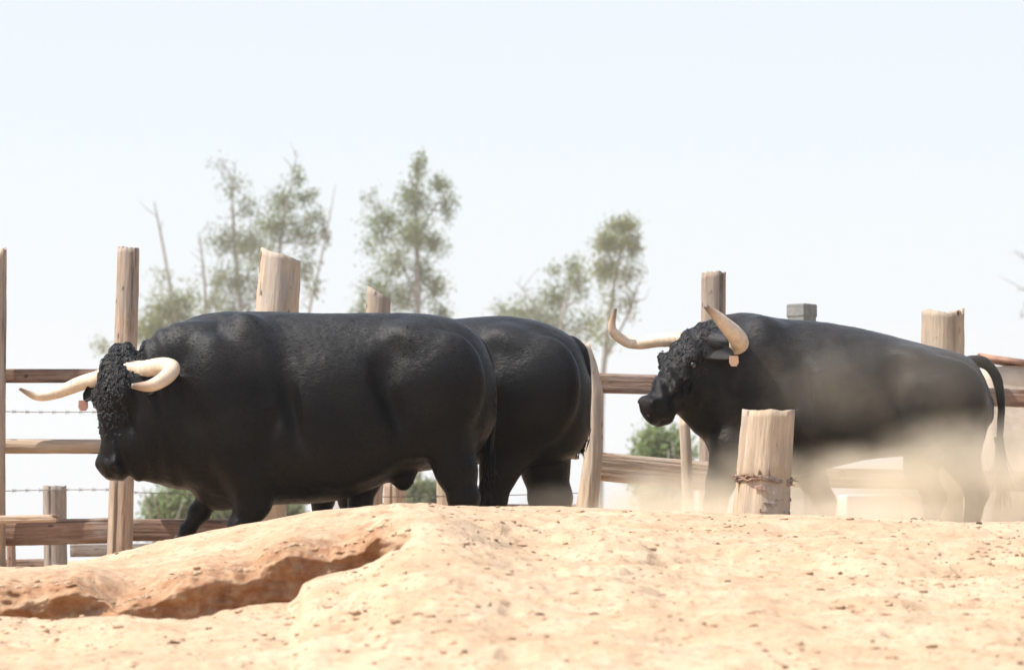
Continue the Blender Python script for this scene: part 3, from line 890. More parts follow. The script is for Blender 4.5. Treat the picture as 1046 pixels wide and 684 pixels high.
    to = link("tail", mesh_np("tail", mb.v[0], mb.f[0], [fur]), root, org)
    mb = MB(); end = tp[-1]; dirn = (tp[-1] - tp[-2]); dirn /= np.linalg.norm(dirn)
    for i in range(150):
        st = end - dirn * rng.uniform(0, .16) + rng.normal(0, .010, 3)
        L = rng.uniform(.14, .28) * spec.get('tuft', 1)
        w = rng.normal(0, .16, 3)
        tube(mb, [st, st + (dirn + w * .5) * L * .5, st + (dirn * .8 + w + np.array([0, 0, -.2])) * L], [.004, .004, .0008], 4, 6)
    link("tail_tuft", mesh_np("tail_tuft", np.concatenate(mb.v), np.concatenate(mb.f), [fur]), to, org)
    # hooves: two claws each
    for (pp_, dr) in hooves:
        mb = MB()
        fwd = np.array([-1.0, 0, 0.]); 
        base = pp_.copy()
        for sd in (-1, 1):
            y = sd * .026
            top = [(-.030, .045), (.035, .045), (.040, 0.), (-.062, -.003)]
            Vv = []
            for (xx, zz) in [(-.028, .055), (.034, .050), (.042, -.012), (-.070, -.016)]:
                for yy in (-.023, .023):
                    Vv.append(base + np.array([xx, y + yy * (1 if zz < .02 else .85), zz]))
            Fq = [(0, 1, 3, 2), (2, 3, 5, 4), (4, 5, 7, 6), (6, 7, 1, 0), (0, 2, 4, 6), (1, 7, 5, 3)]
            mb.add(np.array(Vv), np.array(Fq))
        ho = link("hoof", mesh_np("hoof", np.concatenate(mb.v), np.concatenate(mb.f), [M["hoof"]], smooth=False), root, org)
        bv = ho.modifiers.new("bevel", 'BEVEL'); bv.width = .008; bv.segments = 2
    return root

VOX = 0.0115
bull_front = dict(
    D=20.0, cx=330, tuft=.75, seed=11, vox=VOX, hair=26000, curls=620, fur="fur",
    label="front black bull at the left, curly head lowered, one horn curling over its cheek",
    chest=190, rump=507,
    trunk=[(130, 378, 455, .11, -.10), (140, 362, 474, .16, -.09), (152, 350, 486, .21, -.08), (170, 338, 492, .26, -.05), (190, 328, 499, .30, -.02), (212, 322, 509, .34, 0),
           (240, 318.5, 515, .37, 0), (290, 319, 515, .375, 0), (340, 320, 512, .38, 0), (380, 320, 499, .37, 0), (420, 319.5, 481, .36, 0),
           (450, 323, 472, .34, 0), (475, 331, 470, .30, 0), (494, 350, 455, .22, 0), (507, 384, 430, .11, 0)],
    poll=(108, 371, -.18), head_az=42, head_pitch=86.5, hs=1.13,
    neck=[((135, 400, -.1), (185, 405, 0), .17, .26, .06), ((140, 455, -.12), (180, 470, -.02), .12, .15, .06), ((143, 480, -.14), (162, 482, -.07), .06, .05, .03)],
    horns=[dict(path=[(.03, .08, -.09), (.03, .19, -.13), (.015, .33, -.15), (.035, .45, -.13), (.10, .51, -.04), (.15, .50, .05), (.158, .455, .14)], rad=[.052, .052, .050, .047, .041, .033, .014]),
           dict(path=[(.05, -.08, -.08), (.07, -.20, -.09), (.10, -.32, -.05), (.155, -.43, .03), (.18, -.49, .12), (.145, -.52, .22)], rad=[.050, .046, .042, .034, .024, .008])],
    ears=[dict(base=(.10, -.12, -.12), tip=(.19, -.28, -.05), tag=(.225, -.27, -.05)), dict(base=(.10, .12, -.12), tip=(.16, .30, -.12))],
    legs=[[(228, 470, .10, .11), (214, 508, .12, .062), (203, 524, .13, .050), (192, 540, .14, .036), (185, 556, .14, .034)],
          [(262, 480, -.20, .15), (258, 512, -.20, .105), (247, 538, -.20, .068), (245, 562, -.20, .042), (242, 573, -.20, .038)],
          [(395, 440, .18, .15), (372, 490, .19, .09), (368, 515, .19, .06), (362, 550, .19, .040), (357, 573, .19, .038)],
          [(455, 440, -.18, .17), (466, 480, -.19, .118), (474, 508, -.19, .080), (468, 550, -.19, .046), (464, 573, -.19, .040)]],
    scrotum=(412, 483, 0),
    tail=[(455, 345, 0, .034), (486, 347, 0, .030), (500, 374, 0, .026), (504, 410, 0, .020), (502, 448, .02, .016), (499, 480, .02, .014)])

bull_mid = dict(
    D=21.15, cx=440, tuft=.3, seed=23, vox=.0135, hair=18000, curls=150, fur="fur",
    label="middle black bull showing only its round hindquarters behind the front bull",
    chest=300, rump=603,
    trunk=[(232, 372, 450, .12, 0), (255, 345, 470, .19, 0), (280, 332, 484, .25, 0), (305, 327, 490, .31, 0), (340, 325, 492, .36, 0), (400, 327, 486, .38, 0),
           (450, 327, 478, .39, 0), (490, 323.5, 474, .38, 0), (520, 323, 474, .38, 0), (550, 328, 474, .36, 0), (575, 338, 470, .31, 0), (592, 353, 462, .23, 0), (603, 388, 440, .12, 0)],
    poll=(225, 365, 0), head_az=4, head_pitch=62, hs=1.08,
    neck=[((240, 400, 0), (300, 410, 0), .16, .26, .06)],
    horns=[dict(path=[(0.02, .08, -.06), (.02, .2, -.08), (.0, .32, -.02), (-.0, .36, .10), (-.02, .33, .22)], rad=[.045, .043, .038, .028, .008]),
           dict(path=[(0.02, -.08, -.06), (.02, -.2, -.08), (.0, -.32, -.02), (-.0, -.36, .10), (-.02, -.33, .22)], rad=[.045, .043, .038, .028, .008])],
    ears=[dict(base=(.08, -.12, -.12), tip=(.12, -.29, -.13)), dict(base=(.08, .12, -.12), tip=(.12, .29, -.13))],
    legs=[[(335, 470, .20, .12), (330, 510, .20, .07), (326, 535, .20, .052), (330, 560, .2, .038), (326, 572, .2, .036)],
          [(350, 470, -.20, .12), (358, 510, -.20, .07), (362, 535, -.20, .052), (366, 558, -.2, .038), (362, 572, -.2, .036)],
          [(535, 440, -.19, .16), (510, 480, -.20, .115), (502, 512, -.20, .082), (500, 545, -.20, .048), (495, 572, -.20, .040)],
          [(560, 440, .19, .16), (557, 478, .20, .145), (562, 508, .20, .120), (566, 545, .20, .055), (560, 572, .20, .042)],
          ],
    tail=[(562, 345, 0, .040), (590, 352, 0, .036), (599, 375, 0, .026), (601, 412, 0, .019), (598, 440, 0, .015), (594, 455, 0, .012)])

bull_rear = dict(
    D=20.9, cx=860, seed=31, vox=VOX, hair=26000, curls=420, fur="fur_dusty",
    label="dusty black bull at the right with raised head and upswept horns, kicking up dust",
    chest=716, rump=1012,
    trunk=[(700, 352, 412, .10, -.14), (712, 336, 430, .16, -.12), (726, 327, 455, .21, -.09), (745, 321.5, 478, .26, -.05), (768, 320, 488, .31, 0), (797, 325.5, 490, .35, 0),
           (832, 328, 482, .37, 0), (880, 336, 470, .38, 0), (920, 346, 466, .38, 0), (950, 353.5, 464, .36, 0), (975, 360, 458, .34, 0), (992, 367, 452, .28, 0),
           (1004, 384, 442, .20, 0), (1013, 408, 430, .10, 0)],
    poll=(704, 338, -.18), head_az=40, head_pitch=49, hs=1.07, curl_k=.72,
    horn_cores=[((.0, .08, -.07), (.0, .235, -.125), .064, .063)],
    neck=[((715, 365, -.12), (760, 385, 0), .15, .24, .06), ((716, 410, -.10), (748, 440, -.02), .11, .17, .06), ((694, 398, -.16), (730, 425, -.06), .085, .12, .05), ((684, 404, -.26), (720, 428, -.12), .058, .09, .05)],
    horns=[dict(path=[(.0, .215, -.12), (-.002, .27, -.143), (-.004, .325, -.125), (.012, .362, -.045), (.028, .372, .05), (.036, .37, .14), (.044, .355, .232)], rad=[.054, .056, .056, .052, .043, .031, .014]),
           dict(path=[(.02, -.08, -.05), (.06, -.2, .0), (.115, -.31, .04), (.141, -.38, .09), (.149, -.40, .20), (.066, -.36, .289)], rad=[.046, .041, .037, .033, .026, .010])],
    ears=[dict(base=(.09, .13, -.10), tip=(.12, .365, -.12), tag=(.152, .39, -.12)), dict(base=(.06, -.12, -.12), tip=(.07, -.29, -.16))],
    legs=[[(748, 455, -.20, .14), (736, 492, -.20, .085), (730, 516, -.20, .062), (726, 552, -.20, .042), (722, 571, -.2, .038)],
          [(800, 450, .18, .14), (830, 488, .18, .085), (842, 512, .18, .060), (848, 548, .18, .040), (845, 571, .18, .038)],
          [(945, 430, .18, .15), (940, 478, .19, .095), (955, 508, .19, .060), (948, 548, .19, .042), (944, 571, .19, .038)],
          [(985, 420, -.18, .16), (982, 468, -.19, .105), (998, 502, -.19, .064), (990, 546, -.19, .044), (986, 571, -.19, .040)]],
    scrotum=(955, 462, 0),
    tail=[(966, 379, 0, .045), (992, 370, 0, .044), (1007, 372, 0, .034), (1018, 386, 0, .029), (1023, 415, 0, .024), (1021, 450, 0, .019), (1023, 472, .02, .015)])

for b in (bull_front, bull_mid, bull_rear):
    build_bull(b)

# ------------------------------------------------------------------ wood pieces
def log_mesh(L, r0, r1, seed, sides=36, flat=1.0, square=2.0, ragged=0.03, slope=0.0, bend=None, cracks=0.10, knob=0.0):
    """a log or board standing along +Z from the origin; irregular section, split grooves, ragged top"""
    nz = max(8, int(L / 0.035))
    th = np.linspace(0, 2 * np.pi, sides, endpoint=False)
    z = np.linspace(0, L, nz)
    Z, TH = np.meshgrid(z, th, indexing='ij')
    q = np.stack([np.cos(TH) * 1.3, np.sin(TH) * 1.3, Z * 1.1], -1)
    r = (r0 + (r1 - r0) * Z / L)
    grooves = vnoise(np.stack([np.cos(TH) * 5.6, np.sin(TH) * 5.6, Z * 1.3], -1), seed + 2)
    prof = 1 + .07 * fbm(q, 3, seed) - cracks * np.clip(grooves - .25, 0, 1) * 1.7 + .02 * vnoise(np.stack([np.cos(TH) * 9, np.sin(TH) * 9, Z * 14], -1), seed + 9)
    c, s = np.cos(TH), np.sin(TH)
    k = (np.abs(c) ** square + np.abs(s) ** square) ** (-1.0 / square)
    r = r * prof * k
    if knob: r = r * (1 + knob * np.exp(-((Z / L - .0) / .12) ** 2))
    X = r * c; Y = r * s * flat
    if bend is not None:
        bx = np.interp(Z, bend[0], bend[1]); X = X + bx
    Zt = Z.copy()
    topw = np.clip((Z - (L - .12)) / .12, 0, 1)
    Zt += topw * (ragged * (fbm(np.stack([c * 2.4, s * 2.4, 0 * c], -1), 2, seed + 4)) + slope * c)
    V = np.stack([X, Y, Zt], -1).reshape(-1, 3)
    idx = np.arange(nz * sides).reshape(nz, sides)
    Fq = [np.stack([idx[:-1], np.roll(idx, -1, 1)[:-1], np.roll(idx, -1, 1)[1:], idx[1:]], -1).reshape(-1, 4)]
    # end caps as shrinking rings
    extra = []
    last = idx[-1]; off = len(V)
    for sc in (.82, .5, .18):
        ring = V[idx[-1]].copy(); cen = ring.mean(0)
        ring = cen + (ring - cen) * sc
        ring[:, 2] += -.012 * (1 - sc) + ragged * .35 * fbm(ring * 22, 2, seed + 7)
        extra.append(ring); new = off + np.arange(sides); off += sides
        Fq.append(np.stack([last, np.roll(last, -1), np.roll(new, -1), new], -1)); last = new
    fin = [tuple(last.tolist()), tuple(idx[0][::-1].tolist())]
    V = np.vstack([V] + extra)
    return V, [tuple(a) for a in np.concatenate(Fq).tolist()] + fin

def log_between(name, parent, a, b, r0, r1, seed, m, label=None, **kw):
    a = Vector(a); b = Vector(b); L = (b - a).length
    V, F = log_mesh(L, r0, r1, seed, **kw)
    me = mesh_np(name, V, F, [M[m]])
    o = link(name, me, parent, a)
    q = (b - a).to_track_quat('Z', 'Y')
    # keep the flat side of boards upright and facing the viewer
    z = (b - a).normalized()
    if abs(z.z) < .9:
        x = Vector((0, 0, 1)); x = (x - z * x.dot(z)).normalized(); y = z.cross(x)
    else:
        x = Vector((1, 0, 0)); x = (x - z * x.dot(z)).normalized(); y = z.cross(x)
    o.rotation_euler = Matrix((x, y, z)).transposed().to_euler()
    if label: o["label"] = label
    return o

def W(px, D): return px / FP * D      # a width in photo pixels at distance D, in metres

fence = empty("wooden_fence", P(131, 576, 22.5), "tall rustic corral fence of split posts, rails and wire behind the bulls", "fence")
def post(pt, pb, D, w0, w1, seed, m="wood", label=None, **kw):
    a = P(pb[0], pb[1], D); a.z = GZ - .15
    return log_between("post", fence, a, P(pt[0], pt[1], D), W(w1, D) / 2, W(w0, D) / 2, seed, m, label, **kw)

post((-3, 262), (-6, 583), 22.6, 19, 22, 3, "wood", "grey brown split post at the left edge", cracks=.10, slope=.04)
post((131, 254), (121, 583), 22.5, 23, 25, 5, "wood", "tall split post behind the front bull's head", cracks=.12, ragged=.02)
post((287, 260), (258, 583), 22.8, 42, 54, 8, "wood_pale", "thick pale sawn post leaning above the front bull's back", ragged=.008, slope=-.028, cracks=.03)
post((387, 299), (372, 583), 22.9, 25, 30, 12, "wood_pale", "short leaning post tip above the front bull's loin", ragged=.006, slope=-.04, cracks=.03)
post((729, 279), (727, 583), 22.8, 25, 26, 16, "wood", "slim post above the dusty bull's neck", ragged=.015, cracks=.1)
post((963, 318), (961, 583), 22.8, 44, 46, 19, "wood_pale", "thick split post above the dusty bull's loin", ragged=.03, cracks=.11)
post((1085, 330), (1086, 583), 22.8, 30, 30, 21, "wood")
# bent bleached trunk used as a post
D = 22.0; a = P(598, 583, D); a.z = GZ - .15; b = P(598, 351, D); L = (b - a).length
bz = [0, .35 * L, .55 * L, .8 * L, .92 * L, L]
bx = [W(v, D) for v in (-1, 2, 8, 10, 4, -4)]
V, F = log_mesh(L, W(27, D) / 2, W(15, D) / 2, 27, bend=(bz, bx), cracks=.1)
o = link("post", mesh_np("post", V, F, [M["wood_pale"]]), fence, a); o["label"] = "bleached bent trunk used as a post behind the middle bull"
# pale stake leaning by the dusty bull's chest
post((699, 428), (708, 583), 21.9, 11, 14, 33, "wood_pale", "thin pale stake in front of the dusty bull's chest", cracks=.05)

def rail(pa, pb_, D, w, seed, m, label=None, flat=.55, square=4.5, D2=None, **kw):
    return log_between("rail", fence, P(*pa, D), P(*pb_, D2 or D), W(w, D) / 2, W(w, D) / 2, seed, m, label, flat=flat, square=square, **kw)
rail((-80, 384), (124, 384), 22.72, 14, 41, "wood_brown", "top rail at the left", ragged=.01)
rail((118, 385), (600, 389), 22.95, 15, 42, "wood_brown")
rail((-80, 455), (128, 456), 22.78, 15, 43, "wood_pale", "round pole rail at the left", flat=.9, square=2.2)
rail((120, 458), (590, 462), 22.98, 14, 44, "wood", flat=.9, square=2.2)
rail((-80, 546), (128, 541), 22.75, 26, 45, "wood_brown", "broad lower rail at the left", square=5)
rail((60, 541), (250, 541), 23.1, 22, 46, "wood_brown", square=5)
rail((236, 543), (590, 540), 23.0, 24, 47, "wood_brown", square=5)
rail((-80, 532), (57, 529), 22.45, 8, 48, "wood", "thin board laid along the lower rail", flat=1.6)
rail((592, 391), (738, 394), 22.3, 20, 49, "wood_brown", "top rail in front of the dusty bull's nose")
rail((734, 396), (962, 402), 22.95, 19, 50, "wood_brown")
rail((596, 474), (735, 488), 22.3, 29, 51, "wood", "sloping lower rail above the dust", square=5)
rail((730, 486), (1090, 492), 22.98, 20, 52, "wood")
rail((958, 404), (1090, 408), 22.97, 18, 53, "wood_brown")

def wire(pa, pb_, D, sag, seed):
    a, b = np.array(P(*pa, D)), np.array(P(*pb_, D))
    pts = [a * (1 - t) + b * t + np.array([0, 0, -sag * 4 * t * (1 - t)]) for t in np.linspace(0, 1, 9)]
    mb = MB(); tube(mb, pts, [.0026] * 9, 6, 40)
    for k in range(14):
        t = (k + .5) / 14; c = a * (1 - t) + b * t + np.array([0, 0, -sag * 4 * t * (1 - t)])
        for sg in (-1, 1): tube(mb, [c + np.array([-.012, 0, -.012 * sg]), c + np.array([.012, 0, .012 * sg])], [.002, .0012], 4, 3)
    mb.build("wire", [M["wire"]], fence, tuple(P(*pa, D)))
wire((-60, 418), (130, 420), 22.6, .01, 1)
wire((-60, 504), (130, 500), 22.6, -.01, 2)
wire((122, 420), (600, 424), 23.05, .03, 1)
wire((122, 502), (600, 503), 23.05, .03, 2)

# farther low fence at the left
low = empty("low_fence", P(60, 576, 25.0), "low faded fence of short posts and a rail seen under the tall fence", "fence")
def lpost(pt, D, w, seed, m="wood_grey", label=None, **kw):
    a = P(pt[0], 583, D); a.z = GZ - .1
    o = log_between("post", low, a, P(pt[0] - 1, pt[1], D), W(w, D) / 2 * 1.05, W(w, D) / 2, seed, m, label, **kw)
lpost((57, 496), 25.0, 24, 61, label="short thick grey post with a flat top", ragged=.006, cracks=.04)
lpost((12, 548), 26.0, 9, 62, "wood_brown")
lpost((-60, 548), 26.0, 9, 63, "wood_brown")
lpost((230, 548), 26.0, 12, 64, "wood_brown")
lpost((404, 492), 25.0, 22, 65, "wood", cracks=.05)
lpost((458, 486), 25.2, 22, 66, "wood_pale", cracks=.05)
lpost((274, 512), 25.0, 40, 68, "wood", cracks=.05)
log_between("rail", low, P(-90, 578, 26.1), P(60, 575, 26.1), W(10, 26) / 2, W(10, 26) / 2, 71, "wood_brown", flat=.7, square=4)
log_between("rail", low, P(72, 562, 26.2), P(240, 560, 26.2), W(13, 26) / 2, W(13, 26) / 2, 72, "wood_grey", flat=.7, square=4)
log_between("rail", low, P(380, 520, 25.4), P(600, 522, 25.4), W(14, 25) / 2, W(14, 25) / 2, 73, "wood_brown", flat=.7, square=4)

# sawn stump post in front of the dusty bull
def stump():
    D = 17.75
    a = P(775, 545, D); b = P(785, 419, D)
    L = (b - a).length
    root = empty("stump_post", P(776, 526, D), "short pale stump with a rough gnawed ring, standing in front of the dusty bull", "stump")
    V, F = log_mesh(L, W(60, D) / 2, W(55, D) / 2, 91, sides=56, ragged=.006, cracks=.02, slope=.008)
    V = V.copy()
    zr = V[:, 2] / L
    th = np.arctan2(V[:, 1], V[:, 0])
    # broken bark ring and the flaked patch below it
    zc = .44 + .03 * vnoise(np.stack([np.cos(th) * 3, np.sin(th) * 3, 0 * th], 1), 4)
    notch = np.exp(-((zr - zc) / .018) ** 2)
    below = np.clip((zc - zr) / .02, 0, 1)
    flake = np.clip(vnoise(np.stack([np.cos(th) * 2.6, np.sin(th) * 2.6, V[:, 2] * 9], 1), 14) + .1, 0, 1)
    k = 1 + .055 * np.exp(-((zr - zc - .02) / .02) ** 2) - .12 * notch - .06 * below * flake
    V[:, 0] *= k; V[:, 1] *= k
    o = link("trunk", mesh_np("trunk", V, F, [M["wood_pale"]]), root, a)
    z = (b - a).normalized(); x = Vector((1, 0, 0)); x = (x - z * x.dot(z)).normalized(); y = z.cross(x)
    o.rotation_euler = Matrix((x, y, z)).transposed().to_euler()
    # frayed rope of bark round the ring
    mb = MB(); rng = np.random.default_rng(5)
    Rm = np.array(Matrix((x, y, z)).transposed())
    for lay in range(3):
        ph = np.linspace(0, 2 * math.pi, 41)
        rr = W(57.5, D) / 2 * 1.0
        pts = [Rm @ np.array([rr * math.cos(t), rr * math.sin(t), L * .44 + .006 * lay - .006 + .008 * math.sin(3 * t + lay) + .004 * rng.normal()]) + np.array(a) for t in ph]
        tube(mb, pts, [.0055 + .003 * rng.uniform() for _ in ph], 6, 120, rough=.3, seed=lay)
    for i in range(36):
        t = rng.uniform(0, 6.28); rr = W(58, D) / 2 * .97
        p0 = Rm @ np.array([rr * math.cos(t), rr * math.sin(t), L * .44 + rng.uniform(-.01, .01)]) + np.array(a)
        dr = np.array([rng.normal() * .4 + .3 * math.cos(t), .3 * math.sin(t), rng.normal() * .8])
        tube(mb, [p0, p0 + dr * .02, p0 + dr * .04], [.003, .0025, .001], 4, 5)
    mb.build("bark_ring", [M["wood_brown"]], root, tuple(a))
    # peeling flakes of bark low on the side
    mb = MB()
    for i in range(9):
        t = rng.uniform(-2.0, -.2); zz = rng.uniform(.14, .38) * L; rr = W(59, D) / 2 * .98
        ww = rng.uniform(.02, .05); hh_ = rng.uniform(.003, .009)
        Vv = []
        for dz in (-1, 1):
            for dt in (-1, 0, 1):
                for o_ in (0, .006):
                    tt = t + dt * ww / rr
                    Vv.append(Rm @ np.array([(rr + o_ + .004 * (dz < 0)) * math.cos(tt), (rr + o_ + .004 * (dz < 0)) * math.sin(tt), zz + dz * hh_ + .004 * rng.normal()]) + np.array(a))
        q = [(0, 2, 8, 6), (2, 4, 10, 8), (1, 7, 9, 3), (3, 9, 11, 5), (0, 1, 3, 2), (2, 3, 5, 4), (6, 8, 9, 7), (8, 10, 11, 9), (0, 6, 7, 1), (4, 5, 11, 10)]
        mb.add(np.array(Vv), np.array(q))
    mb.build("bark_flakes", [M["wood_brown"]], root, tuple(a), smooth=False)["kind"] = "stuff"
stump()

# ------------------------------------------------------------------ blocks and wall
def box_mesh(name, c, size, rz, m, parent=None, bev=.01, label=None):
    sx, sy, sz = [q / 2 for q in size]
    V = [(x, y, z) for x in (-sx, sx) for y in (-sy, sy) for z in (-sz, sz)]
    F = [(0, 1, 3, 2), (4, 6, 7, 5), (0, 4, 5, 1), (2, 3, 7, 6), (0, 2, 6, 4), (1, 5, 7, 3)]
    # subdivided a little and roughened so the edges are not ruler straight
    o = link(name, mesh_np(name, V, F, [M[m]], smooth=False), parent, c)
    o.rotation_euler = (0, 0, rz)
    b = o.modifiers.new("bevel", 'BEVEL'); b.width = bev; b.segments = 2
    if label: o["label"] = label
    return o

c = P(819, 309, 23.6); h = c.z - GZ + .1; w = W(23, 23.6)
cp = empty("concrete_post", (c.x, c.y, GZ), "square grey concrete post showing just above the dusty bull's back", "post")
box_mesh("shaft", (c.x, c.y, GZ + h / 2 - .13), (w * .94, w * .94, h - .06), math.radians(48), "concrete", cp)
box_mesh("cap", (c.x, c.y, c.z - .055), (w, w, .09), math.radians(48), "concrete", cp)

def block(px, py0, py1, w, D, label, rz=.1):
    a = P(px, py0, D); b = P(px, py1, D)
    gz = ground_z(a.x, a.y)
    bot = min(b.z, gz) - .03
    o = box_mesh("masonry_block", (a.x, a.y, (a.z + bot) / 2), (W(w, D), .3, a.z - bot), rz, "white", bev=.015)
    tag(o, label, "block", "white blocks beyond the fence")
block(889, 505, 530, 60, 24.2, "long white block in the dust under the dusty bull's belly")
block(332, 509, 560, 28, 27.0, "small white block under the front bull's belly")

wall = empty("rendered_wall", P(1090, 576, 26.5), "pale rendered wall with terracotta tile coping at the right edge", "wall")
D = 26.5
a = P(1008, 374, D); wl = W(330, D)
V = []; nx, nz = 40, 16
H_ = a.z - GZ + .1
mbw = MB()
cols = []
pts = []
for yy in (0, .3):
    for i in range(nx):
        for k in range(nz):
            x = a.x + wl * i / (nx - 1); z = GZ - .1 + H_ * k / (nz - 1)
            pts.append((x, D + yy, z))
pts = np.array(pts); nn = vnoise(pts * 3, 5) * .015 + vnoise(pts * 11, 6) * .005
pts[:, 1] += np.where(pts[:, 1] < D + .1, nn, -nn)
tw = pts[:, 2] > GZ - .1 + H_ * .99
pts[:, 2] += np.where(tw, .012 * vnoise(pts * 5, 7), 0)
ida = np.arange(nx * nz).reshape(nx, nz); idb = ida + nx * nz
Fw = [np.stack([ida[:-1, :-1], ida[1:, :-1], ida[1:, 1:], ida[:-1, 1:]], -1).reshape(-1, 4),
      np.stack([idb[:-1, :-1], idb[:-1, 1:], idb[1:, 1:], idb[1:, :-1]], -1).reshape(-1, 4),
      np.stack([ida[:-1, -1], ida[1:, -1], idb[1:, -1], idb[:-1, -1]], -1),
      np.stack([ida[0, :-1], ida[0, 1:], idb[0, 1:], idb[0, :-1]], -1), np.stack([ida[-1, :-1], idb[-1, :-1], idb[-1, 1:], ida[-1, 1:]], -1)]
link("masonry", mesh_np("masonry", pts - np.array([a.x, D, GZ]), np.vstack(Fw), [M["adobe"]]), wall, (a.x, D, GZ))
# half-round coping tiles
nt_ = 12
mbt = MB(); th = np.linspace(0, math.pi, 7)
tv = []
for y in (-.22, .22):
    for rr in (.085, .070):
        for t in th: tv.append((y * .78, -rr * math.cos(t) * 2.2, rr * math.sin(t) * .62 * (1.0 if y < 0 else 1.12)))
tv = np.array(tv)
tq = []
for k in range(6):
    tq += [(k, k + 1, 14 + k + 1, 14 + k), (7 + k, 21 + k, 21 + k + 1, 7 + k + 1), (k, 7 + k, 7 + k + 1, k + 1), (14 + k, 14 + k + 1, 21 + k + 1, 21 + k)]
tq += [(0, 14, 21, 7), (6, 13, 27, 20)]
tm = mesh_np("coping_tile", tv, [tuple(q) for q in tq], [M["tile"]])
for i in range(nt_):
    o = link("coping_tile", tm, wall, (a.x + .12 + .32 * i, D + .15, a.z - .005 + .035 * math.exp(-i * 1.5) + .004 * math.sin(i * 5)))
    o.rotation_euler = (.02 * math.sin(i * 3), .03 * math.sin(i * 7) + .16 * math.exp(-i * 1.5), .05 * math.sin(i * 4.4))

# ------------------------------------------------------------------ trees and bushes
def leaf_cloud(mb, rng, c, r, n, size, droop=.6):
    u = rng.normal(size=(n, 3)); u /= np.linalg.norm(u, axis=1)[:, None]
    rad = rng.uniform(0, 1, (n, 1)) ** .55
    # clumps within the blob
    kc = max(3, n // 45)
    cc = rng.normal(size=(kc, 3)); cc /= np.linalg.norm(cc, axis=1)[:, None]; cc *= rng.uniform(.2, 1, (kc, 1))
    w = rng.integers(0, kc, n)
    loc = cc[w] * .85 + rng.normal(0, .30, (n, 3))
    p = c + loc * r
    ax = rng.normal(size=(n, 3)); ax[:, 2] -= droop * 1.5; ax /= np.linalg.norm(ax, axis=1)[:, None]
    sd = np.cross(ax, rng.normal(size=(n, 3))); sd /= np.linalg.norm(sd, axis=1)[:, None] + 1e-9
    L = size * rng.uniform(.6, 1.4, (n, 1)); wdt = L * .22
    V = np.stack([p, p + ax * L * .5 + sd * wdt, p + ax * L, p + ax * L * .5 - sd * wdt], 1).reshape(-1, 3)
    mb.add(V, np.arange(4 * n).reshape(-1, 4))
    return p

def tree(name, D, stems, blobs, leafmat, label, cat, seed, twigs=26, leaf=.066, group=None, depth=.8, stem_r=1.0):
    """stems: list of polylines of (px, py, radius_m); blobs: (px, py, rx_px, ry_px, leaves)"""
    rng = np.random.default_rng(seed)
    D = D * 5.5; K = D / 70.0
    stem_r = stem_r * K; leaf = leaf * K
    st0 = stems[0][0]
    base = P(st0[0], 577, D); base.z = GZ - .1
    root = empty(name, base, label, cat, group)
    wood = MB(); nodes = []; stem_r *= .62
    for st in stems:
        pts = [np.array(P(q[0], q[1], D)) + np.array([0, rng.normal(0, .12 * K) if i else 0, 0]) for i, q in enumerate(st)]
        rad = [q[2] * stem_r for q in st]
        tube(wood, pts, rad, 8, len(st) * 7, rough=.1, seed=seed)
        cu = catmull(np.hstack([np.array(pts), np.array(rad)[:, None]]), 30)
        nodes += [(q[:3], q[3]) for q in cu]
    P_n = np.array([q[0] for q in nodes])
    crown = MB()
    for (bx, by, rx, ry, n) in blobs:
        c = np.array(P(bx, by, D)) + np.array([0, rng.normal(0, .25 * K) * depth, 0])
        r = np.array([W(rx, D), W((rx + ry) / 2, D) * depth, W(ry, D)])
        pp = leaf_cloud(crown, rng, c, r, int(n * 3.0), leaf)
        # limb into the blob, twigs through it
        cand = P_n[P_n[:, 2] < c[2] + .1 * K]
        if not len(cand): cand = P_n
        k = np.argmin(np.linalg.norm(cand - c - np.array([0, 0, -.3 * K]), axis=1)); a = cand[k]
        mid = (a + c) / 2 + rng.normal(0, .08 * K, 3) + np.array([0, 0, -.05 * K])
        tube(wood, [a, mid, c], [.028 * stem_r, .018 * stem_r, .007 * stem_r], 6, 9)
        for t in range(max(3, n // twigs)):
            e = pp[rng.integers(len(pp))]
            s0 = c + (a - c) * rng.uniform(0, .4)
            tube(wood, [s0, (s0 + e) / 2 + rng.normal(0, .05 * K, 3), e], [.010 * K, .007 * K, .002 * K], 4, 6)
    for i in range(len(P_n) // 3):       # bare side twigs off the stems
        a = P_n[rng.integers(len(P_n))]
        d_ = np.array([rng.normal(), rng.normal() * .6, abs(rng.normal()) * .8]); d_ *= rng.uniform(.08, .28) * K
        tube(wood, [a, a + d_ * .5 + rng.normal(0, .05 * K, 3), a + d_], [.010 * K, .007 * K, .003 * K], 4, 6)
    o = link("trunk", mesh_np("trunk", np.concatenate(wood.v) - np.array(base), np.concatenate(wood.f), [M["bark"]]), root, base)
    if blobs:
        o = link("crown", mesh_np("crown", np.concatenate(crown.v) - np.array(base), np.concatenate(crown.f), [M[leafmat]], smooth=False), root, base)
    return root

